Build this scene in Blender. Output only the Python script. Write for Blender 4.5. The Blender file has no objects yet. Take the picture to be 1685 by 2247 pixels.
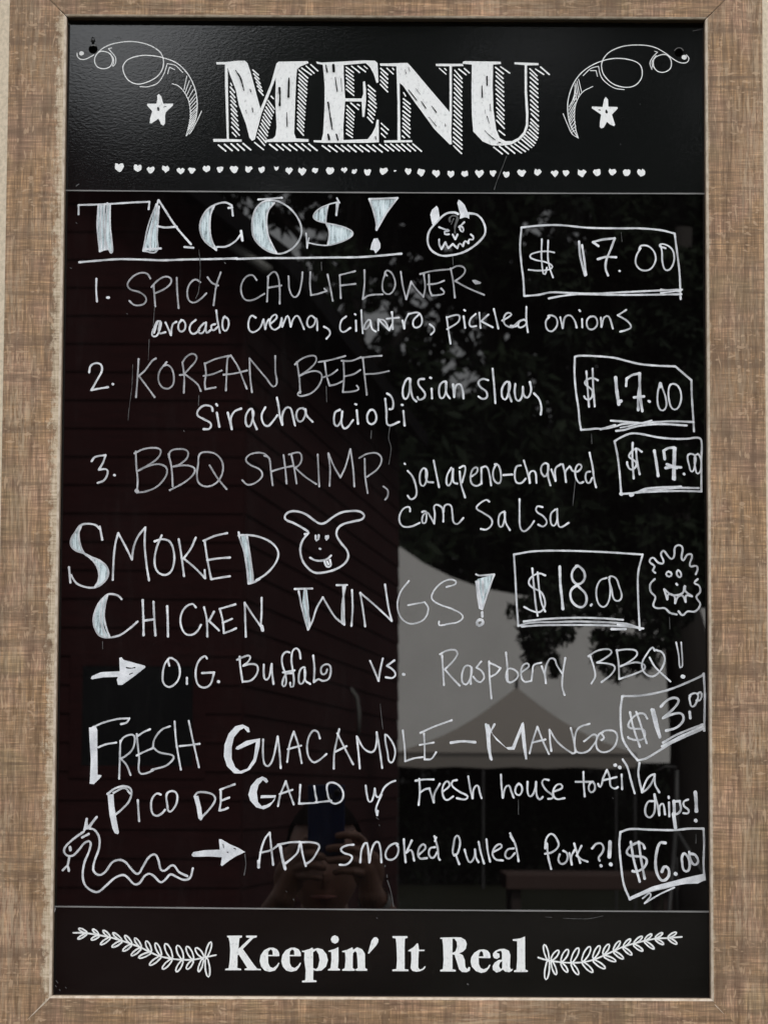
import bpy, bmesh, math, random
import numpy as np
from mathutils import Vector, Matrix
R_ = math.radians
random.seed(7)
sc = bpy.context.scene
COL = sc.collection

# ------------------------------------------------------------------ camera
F = 6300.0                      # focal length in photo pixels (photo 1685 x 2247)
CX, CY = 842.5, 1123.5
ZC = 1.7732                     # height of the middle of the menu board
W, H = 0.62, 0.933              # opening of the frame, metres
RB = np.array([[9.99989410e-01, -4.59518607e-03, 2.53500086e-04],
               [4.54932818e-03, 9.95329560e-01, 9.64280624e-02],
               [-6.95421018e-04, -9.64258880e-02, 9.95339924e-01]])
CB = np.array([0.00274483, 0.2732223, -2.72258312])

def to_world(b):                # board frame (x right, y down, z away from viewer) -> world
    return Vector((b[0], b[2], ZC - b[1]))

cam_data = bpy.data.cameras.new('camera')
cam_data.sensor_fit = 'VERTICAL'
cam_data.sensor_height = 36.0
cam_data.lens = F / 2247.0 * 36.0
cam_data.clip_start = 0.05
cam_data.clip_end = 2000.0
cam = bpy.data.objects.new('camera', cam_data)
COL.objects.link(cam)
cam_data.dof.use_dof = True                  # focused on the board; what it mirrors is softer
cam_data.dof.focus_distance = 2.74
cam_data.dof.aperture_fstop = 26.0
right, down, fwd = [Vector((r[0], r[2], -r[1])) for r in RB]
M = Matrix((right, -down, -fwd)).transposed().to_4x4()
M.translation = to_world(CB)
cam.matrix_world = M
sc.camera = cam

# ------------------------------------------------------------------ sky, sun, exposure
SUN_EL, SUN_AZ = R_(52), R_(30)      # the sun stands behind the wall the board hangs on
world = bpy.data.worlds.new('World')
sc.world = world
world.use_nodes = True
wn, wl = world.node_tree.nodes, world.node_tree.links
wn.clear()
wo = wn.new('ShaderNodeOutputWorld'); bg = wn.new('ShaderNodeBackground')
sky = wn.new('ShaderNodeTexSky'); hsv = wn.new('ShaderNodeHueSaturation')
sky.sky_type = 'NISHITA'; sky.sun_disc = False
sky.sun_elevation = SUN_EL; sky.sun_rotation = SUN_AZ
sky.air_density = 1.0; sky.dust_density = 4.0; sky.ozone_density = 1.0
hsv.inputs['Saturation'].default_value = 0.10     # thin white overcast
bg.inputs['Strength'].default_value = 0.15
wl.new(sky.outputs[0], hsv.inputs['Color']); wl.new(hsv.outputs[0], bg.inputs['Color'])
wl.new(bg.outputs[0], wo.inputs[0])
sl = bpy.data.lights.new('sun', 'SUN'); sl.energy = 2.0; sl.angle = R_(6); sl.color = (1.0, 0.96, 0.9)
so = bpy.data.objects.new('sun', sl); COL.objects.link(so)
sd = Vector((math.sin(SUN_AZ) * math.cos(SUN_EL), math.cos(SUN_AZ) * math.cos(SUN_EL), math.sin(SUN_EL)))
so.rotation_euler = sd.to_track_quat('Z', 'Y').to_euler()
so.location = sd * 30
sc.view_settings.view_transform = 'Standard'
sc.view_settings.look = 'None'
sc.view_settings.exposure = 2.25
sc.view_settings.gamma = 1.0
sc.cycles.max_bounces = 6

# ------------------------------------------------------------------ helpers
def mat(name, color=(0.5, 0.5, 0.5), rough=0.6, spec=None, ior=None, build=None):
    m = bpy.data.materials.new(name); m.use_nodes = True
    b = m.node_tree.nodes['Principled BSDF']
    b.inputs['Base Color'].default_value = (*color, 1)
    b.inputs['Roughness'].default_value = rough
    if ior: b.inputs['IOR'].default_value = ior
    if spec is not None: b.inputs['Specular IOR Level'].default_value = spec
    if build: build(m.node_tree, b)
    return m

def N(nt, kind, **kw):
    n = nt.nodes.new(kind)
    for k, v in kw.items():
        if k.startswith('i_'):
            n.inputs[k[2:].replace('_', ' ')].default_value = v
        else: setattr(n, k, v)
    return n

def noise(nt, scale, stretch=(1, 1, 1), detail=3, rough=0.55, coord='Object', off=(0, 0, 0)):
    tc = N(nt, 'ShaderNodeTexCoord'); mp = N(nt, 'ShaderNodeMapping')
    mp.inputs['Scale'].default_value = stretch; mp.inputs['Location'].default_value = off
    t = N(nt, 'ShaderNodeTexNoise'); t.inputs['Scale'].default_value = scale
    t.inputs['Detail'].default_value = detail; t.inputs['Roughness'].default_value = rough
    nt.links.new(tc.outputs[coord], mp.inputs[0]); nt.links.new(mp.outputs[0], t.inputs['Vector'])
    return t.outputs['Fac']

def ramp(nt, fac, stops):
    r = N(nt, 'ShaderNodeValToRGB'); e = r.color_ramp.elements
    while len(e) < len(stops): e.new(0.5)
    for k, (p, c) in enumerate(stops):
        e[k].position = p; e[k].color = (*c, 1) if len(c) == 3 else c
    nt.links.new(fac, r.inputs[0]); return r.outputs[0]

def mixc(nt, fac, a, b, mode='MIX'):
    m = N(nt, 'ShaderNodeMix', data_type='RGBA', blend_type=mode)
    if isinstance(fac, (int, float)): m.inputs[0].default_value = fac
    else: nt.links.new(fac, m.inputs[0])
    for k, v in ((6, a), (7, b)):
        if isinstance(v, tuple): m.inputs[k].default_value = (*v, 1)
        else: nt.links.new(v, m.inputs[k])
    return m.outputs[2]

def math_(nt, op, a, b=None, clamp=False):
    m = N(nt, 'ShaderNodeMath', operation=op, use_clamp=clamp)
    for k, v in ((0, a), (1, b)):
        if v is None: continue
        if isinstance(v, (int, float)): m.inputs[k].default_value = v
        else: nt.links.new(v, m.inputs[k])
    return m.outputs[0]

def bump(nt, b, fac, strength, dist):
    n = N(nt, 'ShaderNodeBump'); n.inputs['Strength'].default_value = strength
    n.inputs['Distance'].default_value = dist
    nt.links.new(fac, n.inputs['Height']); nt.links.new(n.outputs[0], b.inputs['Normal'])

def link(o, parent=None):
    COL.objects.link(o)
    if parent is not None: o.parent = parent
    return o

def tag(o, label=None, cat=None, group=None, kind=None):
    for k, v in (('label', label), ('category', cat), ('group', group), ('kind', kind)):
        if v: o[k] = v
    return o

def empty(name, loc, label=None, cat=None, group=None, rz=0):
    o = bpy.data.objects.new(name, None); o.location = loc; o.rotation_euler = (0, 0, rz)
    o.empty_display_size = 0.1
    COL.objects.link(o); return tag(o, label, cat, group)

def mesh_obj(name, verts, faces, mats, parent=None, mi=None, smooth=False, loc=None):
    me = bpy.data.meshes.new(name); me.from_pydata([tuple(v) for v in verts], [], faces)
    for m in (mats if isinstance(mats, (list, tuple)) else [mats]): me.materials.append(m)
    if mi is not None: me.polygons.foreach_set('material_index', mi)
    if smooth: me.polygons.foreach_set('use_smooth', [True] * len(me.polygons))
    me.update()
    o = bpy.data.objects.new(name, me)
    if loc is not None: o.location = loc
    return link(o, parent)

def bm_obj(name, bm, mats, parent=None, smooth=False, bevel=0):
    if bevel:
        bmesh.ops.bevel(bm, geom=list(bm.edges), offset=bevel, segments=2, profile=0.6, affect='EDGES')
    me = bpy.data.meshes.new(name); bmesh.ops.recalc_face_normals(bm, faces=bm.faces); bm.to_mesh(me); bm.free()
    for m in (mats if isinstance(mats, (list, tuple)) else [mats]): me.materials.append(m)
    if smooth: me.polygons.foreach_set('use_smooth', [True] * len(me.polygons))
    return link(bpy.data.objects.new(name, me), parent)

def box(bm, x0, x1, y0, y1, z0, z1, M=None):
    r = bmesh.ops.create_cube(bm, size=1.0)['verts']
    for v in r:
        v.co = Vector((x0 + (v.co.x + .5) * (x1 - x0), y0 + (v.co.y + .5) * (y1 - y0), z0 + (v.co.z + .5) * (z1 - z0)))
        if M is not None: v.co = M @ v.co
    return r

def tube(bm, pts, rad, seg=10, caps=True):
    pts = [Vector(p) for p in pts]
    rads = rad if isinstance(rad, (list, tuple)) else [rad] * len(pts)
    rings = []; up = Vector((0.13, 0.31, 0.94))
    for i, p in enumerate(pts):
        d = (pts[min(i + 1, len(pts) - 1)] - pts[max(i - 1, 0)]).normalized()
        a = d.cross(up)
        if a.length < 1e-3: a = d.cross(Vector((1, 0, 0)))
        a.normalize(); b = d.cross(a)
        rings.append([bm.verts.new(p + (a * math.cos(t) + b * math.sin(t)) * rads[i]) for t in [2 * math.pi * k / seg for k in range(seg)]])
    for r0, r1 in zip(rings, rings[1:]):
        for k in range(seg): bm.faces.new((r0[k], r0[(k + 1) % seg], r1[(k + 1) % seg], r1[k]))
    if caps: bm.faces.new(rings[0][::-1]); bm.faces.new(rings[-1])

# photo pixel -> point on the board plane (board frame), and -> point of the mirrored world
def ray(px, py):
    d = RB.T @ np.array([(px - CX) / F, (py - CY) / F, 1.0])
    return d
def on_board(px, py):
    d = ray(px, py); s = -CB[2] / d[2]; p = CB + d * s
    return p[0], ZC - p[1]
def mirrored(px, py, depth):          # a thing seen reflected at this pixel, `depth` metres in front of the board
    d = ray(px, py); s = (depth - CB[2]) / d[2]; p = CB + d * s
    return Vector((p[0], -p[2], ZC - p[1]))
PXM = 0.62 / 1425.0                   # metres per photo pixel on the board

# ------------------------------------------------------------------ materials of the board
def weave(nt, b):
    uv = N(nt, 'ShaderNodeUVMap'); sep = N(nt, 'ShaderNodeSeparateXYZ'); nt.links.new(uv.outputs[0], sep.inputs[0])
    def t(scale, sx, sy, detail=2, rough=.6, off=0.0):
        mp = N(nt, 'ShaderNodeMapping'); mp.inputs['Scale'].default_value = (sx, sy, 1); mp.inputs['Location'].default_value = (off, off * .7, 0)
        n = N(nt, 'ShaderNodeTexNoise'); n.inputs['Scale'].default_value = scale; n.inputs['Detail'].default_value = detail
        n.inputs['Roughness'].default_value = rough; n.noise_dimensions = '2D'
        nt.links.new(uv.outputs[0], mp.inputs[0]); nt.links.new(mp.outputs[0], n.inputs['Vector']); return n.outputs['Fac']
    # u runs along the rail, v across it (metres)
    along = t(60, 0.45, 8.0, 4, .72)          # threads along the rail
    across = t(60, 8.0, 0.45, 4, .72, 3.1)    # threads across
    along2 = t(22, 0.3, 7.0, 3, .65, 7.7)
    patch = t(14, 1, 1, 2, .5, 1.3); patch2 = t(18, 1, 1.4, 2, .5, 9.1); mask = t(26, 1, 1, 2, .6, 5.2)
    fleck = t(170, .45, 1.8, 1, .5, 2.2); fleck2 = t(170, 1.5, .7, 1, .5, 12.2)
    base = ramp(nt, patch, [(0.34, (.255, .156, .084)), (0.48, (.285, .180, .102)), (0.56, (.290, .180, .110)), (0.68, (.278, .190, .110))])
    base = mixc(nt, ramp(nt, patch2, [(0.5, (0, 0, 0)), (0.68, (.6, .6, .6))]), base, (.295, .180, .130))
    wv = math_(nt, 'ADD', math_(nt, 'MULTIPLY', along, mask), math_(nt, 'MULTIPLY', across, math_(nt, 'SUBTRACT', 1.0, mask)))
    dark = ramp(nt, wv, [(0.40, (.66, .63, .59)), (0.48, (.90, .90, .89)), (0.545, (1.10, 1.10, 1.09)), (0.60, (1.50, 1.50, 1.50)), (0.66, (1.85, 1.85, 1.85))])
    base = mixc(nt, 1.0, base, dark, 'MULTIPLY')
    d2 = ramp(nt, along2, [(0.36, (.72, .70, .66)), (0.5, (1, 1, 1)), (0.64, (1.25, 1.25, 1.25))])
    base = mixc(nt, 1.0, base, d2, 'MULTIPLY')
    rub = math_(nt, 'MULTIPLY', ramp(nt, t(9, .8, 2.2, 4, .7, 6.6), [(0.46, (0, 0, 0)), (0.66, (1, 1, 1))]), ramp(nt, t(70, .5, 5.0, 3, .7, 8.8), [(0.42, (0, 0, 0)), (0.60, (1, 1, 1))]))
    base = mixc(nt, math_(nt, 'MULTIPLY', rub, .55), base, (.50, .40, .29))
    base = mixc(nt, math_(nt, 'MULTIPLY', ramp(nt, t(13, 5.0, .22, 3, .7, 3.9), [(0.57, (0, 0, 0)), (0.64, (1, 1, 1))]), .50), base, (.135, .085, .052))
    base = mixc(nt, math_(nt, 'MULTIPLY', ramp(nt, t(5, 1, 1, 3, .6, 2.9), [(0.45, (0, 0, 0)), (0.68, (1, 1, 1))]), .42), base, (.165, .105, .064))
    fl = math_(nt, 'MULTIPLY', ramp(nt, fleck, [(0.64, (0, 0, 0)), (0.74, (1, 1, 1))]), ramp(nt, patch2, [(0.38, (0, 0, 0)), (0.55, (1, 1, 1))]))
    fl2 = math_(nt, 'MULTIPLY', ramp(nt, fleck2, [(0.64, (0, 0, 0)), (0.74, (1, 1, 1))]), ramp(nt, patch, [(0.42, (1, 1, 1)), (0.55, (0, 0, 0))]))
    base = mixc(nt, math_(nt, 'MULTIPLY', math_(nt, 'MAXIMUM', fl, fl2), .55), base, (.56, .40, .27))
    # worn pale paint along the inner arris, ragged outwards; each rail has its own wear width in vertex attribute
    at = N(nt, 'ShaderNodeAttribute', attribute_name='wear')
    rag = math_(nt, 'MULTIPLY', math_(nt, 'SUBTRACT', t(90, .9, 1.2, 5, .8, 4.0), 0.45), 0.030)
    edge = math_(nt, 'SUBTRACT', math_(nt, 'ADD', at.outputs['Fac'], math_(nt, 'MULTIPLY', rag, math_(nt, 'MULTIPLY', at.outputs['Fac'], 260.0, True))), sep.outputs['Y'])
    ef = math_(nt, 'MULTIPLY', math_(nt, 'ADD', edge, 0.0022), 210.0, True)
    base = mixc(nt, math_(nt, 'MULTIPLY', ef, .85), base, ramp(nt, wv, [(.38, (.34, .27, .19)), (.5, (.56, .47, .36)), (.6, (.66, .58, .47))]))
    base = mixc(nt, 1.0, base, (.97, .925, .84), 'MULTIPLY')
    nt.links.new(base, b.inputs['Base Color'])
    bump(nt, b, wv, 0.35, 0.0006)
m_weave = mat('woven_brown_laminate', rough=.62, build=weave)
def lipb(nt, b):
    n = noise(nt, 160, (1, 1, 1), 3)
    nt.links.new(ramp(nt, n, [(.3, (.40, .31, .22)), (.6, (.60, .50, .39))]), b.inputs['Base Color'])
m_lip = mat('pale_painted_arris', rough=.6, build=lipb)
def creamb(nt, b):
    n = noise(nt, 240, (1, 1, 1), 4)
    nt.links.new(ramp(nt, n, [(.35, (.52, .43, .31)), (.6, (.66, .55, .41))]), b.inputs['Base Color'])
    bump(nt, b, n, .3, .0005)
m_shaded_reveal = mat('shaded_laminate_reveal', (.17, .115, .075), .6)  # laminate brown darkened to put the soffit's shade into the colour
m_cream = mat('cream_edge_paint', rough=.65, build=creamb)

def matteb(nt, b):
    n = noise(nt, 230, (1, 1, 1.9), 4, .6); n2 = noise(nt, 1100, (1, 1, 1), 2)
    h = math_(nt, 'ADD', n, math_(nt, 'MULTIPLY', n2, .25))
    bump(nt, b, h, .20, .00017)
    s = noise(nt, 5, (1, 1, 1), 3)
    nt.links.new(ramp(nt, s, [(.3, (.0045, .0048, .0050)), (.7, (.0065, .0068, .0070))]), b.inputs['Base Color'])
m_header = mat('satin_black_print', rough=.056, ior=1.5, build=matteb)
def footb(nt, b):
    bump(nt, b, noise(nt, 260, (1, 1, 1), 3), .06, .0003)
    s = noise(nt, 7, (1, 1, 3), 4, .6)
    nt.links.new(ramp(nt, s, [(.35, (.0045, .0038, .0034)), (.75, (.0080, .0070, .0066))]), b.inputs['Base Color'])
m_footer = mat('satin_black_lower_print', rough=.12, ior=1.42, build=footb)
def glossb(nt, b):
    s = noise(nt, 9, (1.6, 1, .7), 5, .65)            # dried marker haze left by wiping
    s2 = noise(nt, 60, (2.2, 1, .35), 3, .6)
    k = math_(nt, 'MULTIPLY', ramp(nt, s, [(.46, (0, 0, 0)), (.75, (1, 1, 1))]), ramp(nt, s2, [(.45, (.2, .2, .2)), (.75, (1, 1, 1))]))
    nt.links.new(mixc(nt, k, (.0018, .0014, .0014), (.0080, .0076, .0073)), b.inputs['Base Color'])
    sp = noise(nt, 900, (1, 1, 1), 1)
    nt.links.new(mixc(nt, k, (.004, .004, .004), (.02, .02, .02)), b.inputs['Roughness'])
m_gloss = mat('glossy_black_acrylic', rough=.005, ior=1.5, build=glossb)
def printb(nt, b):
    n = noise(nt, 420, (1, 1, .6), 3, .6)
    nt.links.new(ramp(nt, n, [(.28, (.52, .53, .52)), (.42, (.80, .805, .79)), (.7, (.87, .875, .86))]), b.inputs['Base Color'])
m_print = mat('white_print', rough=.45, build=printb)
def inkb(lo, hi):
    def f(nt, b):
        n = noise(nt, 75, (1, 1, 1), 3, .6); n2 = noise(nt, 1300, (1, 1, 1), 2)
        s = math_(nt, 'ADD', math_(nt, 'MULTIPLY', n, .7), math_(nt, 'MULTIPLY', n2, .3))
        ld = N(nt, 'ShaderNodeAttribute', attribute_name='load')      # how much ink the pen left here
        nt.links.new(mixc(nt, 1.0, ramp(nt, s, [(.36, lo), (.62, hi)]), ramp(nt, ld.outputs['Fac'], [(0, (0, 0, 0)), (1, (1, 1, 1))]), 'MULTIPLY'), b.inputs['Base Color'])
    return f
m_ink = mat('white_chalk_marker', rough=.55, build=inkb((.52, .535, .56), (.84, .85, .87)))
m_thin = mat('thin_grey_chalk_marker', rough=.55, build=inkb((.26, .26, .27), (.52, .52, .54)))
m_dim = mat('faint_dried_marker', rough=.5, build=inkb((.035, .035, .035), (.10, .10, .10)))
def washb(nt, b):
    g = noise(nt, 150, (3.2, 1, .30), 3, .6); g2 = noise(nt, 1500, (1, 1, .5), 2)
    s = math_(nt, 'ADD', math_(nt, 'MULTIPLY', g, .8), math_(nt, 'MULTIPLY', g2, .2))
    nt.links.new(ramp(nt, s, [(.37, (.05, .07, .08)), (.45, (.38, .46, .48)), (.53, (.60, .70, .72)), (.66, (.74, .81, .83))]), b.inputs['Base Color'])
m_wash = mat('bluish_scribbled_marker', rough=.55, build=washb)
m_seam = mat('grey_panel_edge', (.20, .195, .19), .5)
m_hole = mat('black_hole_wall', (.002, .002, .002), .8)
m_metal = mat('blackened_screw', (.06, .06, .06), .35)
m_metal.node_tree.nodes['Principled BSDF'].inputs['Metallic'].default_value = .8

# ------------------------------------------------------------------ the menu board
board = empty('menu_board', (0, 0, ZC - H / 2 - .06), 'framed black menu chalkboard with handwritten tacos and wings list', 'menu board')
BZ = board.location.z
def bl(v): return (v[0], v[1], v[2] - BZ)     # world -> board-local (the board empty is unrotated)

FW, DEP = .0535, .0165                         # rail width, recess depth of the panels behind the frame face
def rail(length, wear, M):
    # cross-section: (v across the rail outwards, h towards viewer)
    prof = [(.0, -DEP + .003), (.0, -.0022), (.0008, -.0007), (.0022, .0), (FW * .5, .0006), (FW, .0), (FW + .0018, -.0016), (FW + .012, -.0075), (FW + .013, -.030)]
    L = length / 2
    V = []; Fc = []; UV = []; mi = []
    n = 25
    for (s, h) in prof:
        for k in range(n):
            u = (-L - s) + (2 * L + 2 * s) * k / (n - 1)
            V.append((u, s, h)); UV.append((u, s))
    for i in range(len(prof) - 1):
        for k in range(n - 1):
            a = i * n + k; Fc.append((a, a + 1, a + 1 + n, a + n))
            mi.append(1 if i in (1, 2) else (2 if i >= 6 else (3 if i == 0 else 0)))
    me = bpy.data.meshes.new('frame_rail')
    me.from_pydata([tuple(M @ Vector(v)) for v in V], [], Fc)
    for m in (m_weave, m_lip, m_cream, m_shaded_reveal): me.materials.append(m)
    me.polygons.foreach_set('material_index', mi)
    uvl = me.uv_layers.new(name='UVMap')
    off = (wear * 977.0) % 5
    for l in me.loops: uvl.data[l.index].uv = (UV[l.vertex_index][0] + off + length, UV[l.vertex_index][1])
    at = me.attributes.new('wear', 'FLOAT', 'POINT'); at.data.foreach_set('value', [wear] * len(V))
    me.update()
    return link(bpy.data.objects.new('frame_rail', me), board)
def rm(ux, uz, vx, vz, cx, cz):                # local (u, v, h) -> board-local
    return Matrix(((ux, vx, 0, cx), (0, 0, -1, -DEP), (uz, vz, 0, cz - BZ), (0, 0, 0, 1)))
OW, OH = W + .0015, H
# the opening is measured at the panels; the frame face stands DEP in front of them
WF, HF = .6130, .9330
rail(WF, .0004, rm(1, 0, 0, 1, 0.0005, ZC + HF / 2 + .0005))
rail(WF, .0004, rm(1, 0, 0, -1, 0.0005, ZC - HF / 2 + .0012))
rail(HF, .0060, rm(0, 1, -1, 0, -WF / 2, ZC))
rail(HF, .0012, rm(0, 1, 1, 0, WF / 2 + .001, ZC))

def mitre(cx, cz, dx, dz, L, w):
    a = Vector((cx, -DEP - .0009, cz - BZ)); d = Vector((dx, 0, dz)).normalized(); n = Vector((-d.z, 0, d.x)); V = []; n_ = 9
    for k in range(n_):
        t = k / (n_ - 1); ww = w * (1 - t) ** .6 * (.7 + .5 * math.sin(k * 2.3) ** 2); p = a + d * L * t
        V += [tuple(p - n * ww), tuple(p + n * ww)]
    mesh_obj('worn_mitre', V, [(2 * k, 2 * k + 1, 2 * k + 3, 2 * k + 2) for k in range(n_ - 1)], m_lip, board)
mitre(-WF / 2 - .002, ZC - HF / 2 - .001, -1, -1, .030, .0008)
mitre(WF / 2 + .004, ZC - HF / 2 - .004, 1, -1, .013, .0004)

def panel(name, z0, z1, m):
    bm = bmesh.new(); box(bm, -W / 2 - .012, W / 2 + .012, 0, .004, z0 - BZ, z1 - BZ)
    return bm_obj(name, bm, m, board)
zs1 = ZC + H / 2 - .1600                        # provisional, replaced by the traced seams below
p1 = [on_board(145, 418.5), on_board(1546, 425.5)]; p2 = [on_board(118, 1989.5), on_board(1560, 2000)]
zs1 = (p1[0][1] + p1[1][1]) / 2; zs2 = (p2[0][1] + p2[1][1]) / 2
# header with two drilled hanging holes
HOLES = [(205, 108, 10.2), (1489, 115.5, 9.6)]
def header_panel():
    bm = bmesh.new()
    x0, x1, z0, z1 = -W / 2 - .012, W / 2 + .012, zs1, ZC + H / 2 + .012
    outer = [bm.verts.new((x, 0, z - BZ)) for x, z in ((x0, z0), (x1, z0), (x1, z1), (x0, z1))]
    edges = [bm.edges.new((outer[i], outer[(i + 1) % 4])) for i in range(4)]
    for (px, py, r) in HOLES:
        hx, hz = on_board(px, py); n = 28
        ring = [bm.verts.new((hx + r * PXM * math.cos(2 * math.pi * k / n), 0, hz - BZ + r * PXM * math.sin(2 * math.pi * k / n))) for k in range(n)]
        back = [bm.verts.new((v.co.x, .012, v.co.z)) for v in ring]
        edges += [bm.edges.new((ring[i], ring[(i + 1) % n])) for i in range(n)]
        for i in range(n):
            f = bm.faces.new((ring[i], ring[(i + 1) % n], back[(i + 1) % n], back[i])); f.material_index = 1
        bm.faces.new(back).material_index = 1
    bmesh.ops.triangle_fill(bm, edges=edges, use_beauty=True)
    me = bpy.data.meshes.new('header_panel'); bm.to_mesh(me); bm.free()
    # keep normals facing the viewer
    me.materials.append(m_header); me.materials.append(m_hole)
    o = link(bpy.data.objects.new('header_panel', me), board)
    return o
header = header_panel()
writing = panel('writing_panel', zs2, zs1 - .0001, m_gloss)
footer = panel('footer_panel', ZC - H / 2 - .012, zs2 - .0001, m_footer)
PANEL = {'header': header, 'panel': writing, 'footer': footer}
def seam(pa, pb, w, parent):
    v = []
    n = 24
    for k in range(n + 1):
        t = k / n; x = pa[0] + (pb[0] - pa[0]) * t; z = pa[1] + (pb[1] - pa[1]) * t - .0006 * math.sin(math.pi * t)
        ww = w * (1 + .25 * math.sin(t * 37) * math.sin(t * 11))
        v += [(x, -.0016, z - ww / 2 - BZ), (x, -.0016, z + ww / 2 - BZ), (x, .0, z + ww / 2 - BZ), (x, .0, z - ww / 2 - BZ)]
    f = []
    for k in range(n):
        a = 4 * k
        f += [(a, a + 4, a + 5, a + 1), (a + 1, a + 5, a + 6, a + 2), (a, a + 3, a + 7, a + 4)]
    return mesh_obj('seam_edge', v, f, m_seam, parent)
seam(on_board(141, 418.5), on_board(1549, 425.5), 2.6 * PXM, header)
seam(on_board(117, 1989.0), on_board(1562, 2000.5), 3.0 * PXM, footer)

# small screw left in the left hole with its bright top rim, and the rim of the right one
for (px, py, r, a0, a1, w, mm) in ((205, 109, 9.5, 55, 125, 2.2, m_seam), (1489, 115.5, 10.6, 20, 160, 1.8, m_seam)):
    hx, hz = on_board(px, py); bm = bmesh.new()
    tube(bm, [(hx + r * PXM * math.cos(R_(a0 + (a1 - a0) * k / 14)), -.0004, hz - BZ + r * PXM * math.sin(R_(a0 + (a1 - a0) * k / 14))) for k in range(15)], w * PXM * .5, 8)
    bm_obj('hole_rim', bm, mm, header, True)
hx, hz = on_board(204, 92); bm = bmesh.new()
tube(bm, [(hx, -.0006, hz - BZ + .0042), (hx + .0006, -.0030, hz - BZ + .0015), (hx, -.0022, hz - BZ - .0012)], [.0008, .0020, .0012], 10)
bm_obj('hanging_nail', bm, m_metal, header, True)

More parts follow.
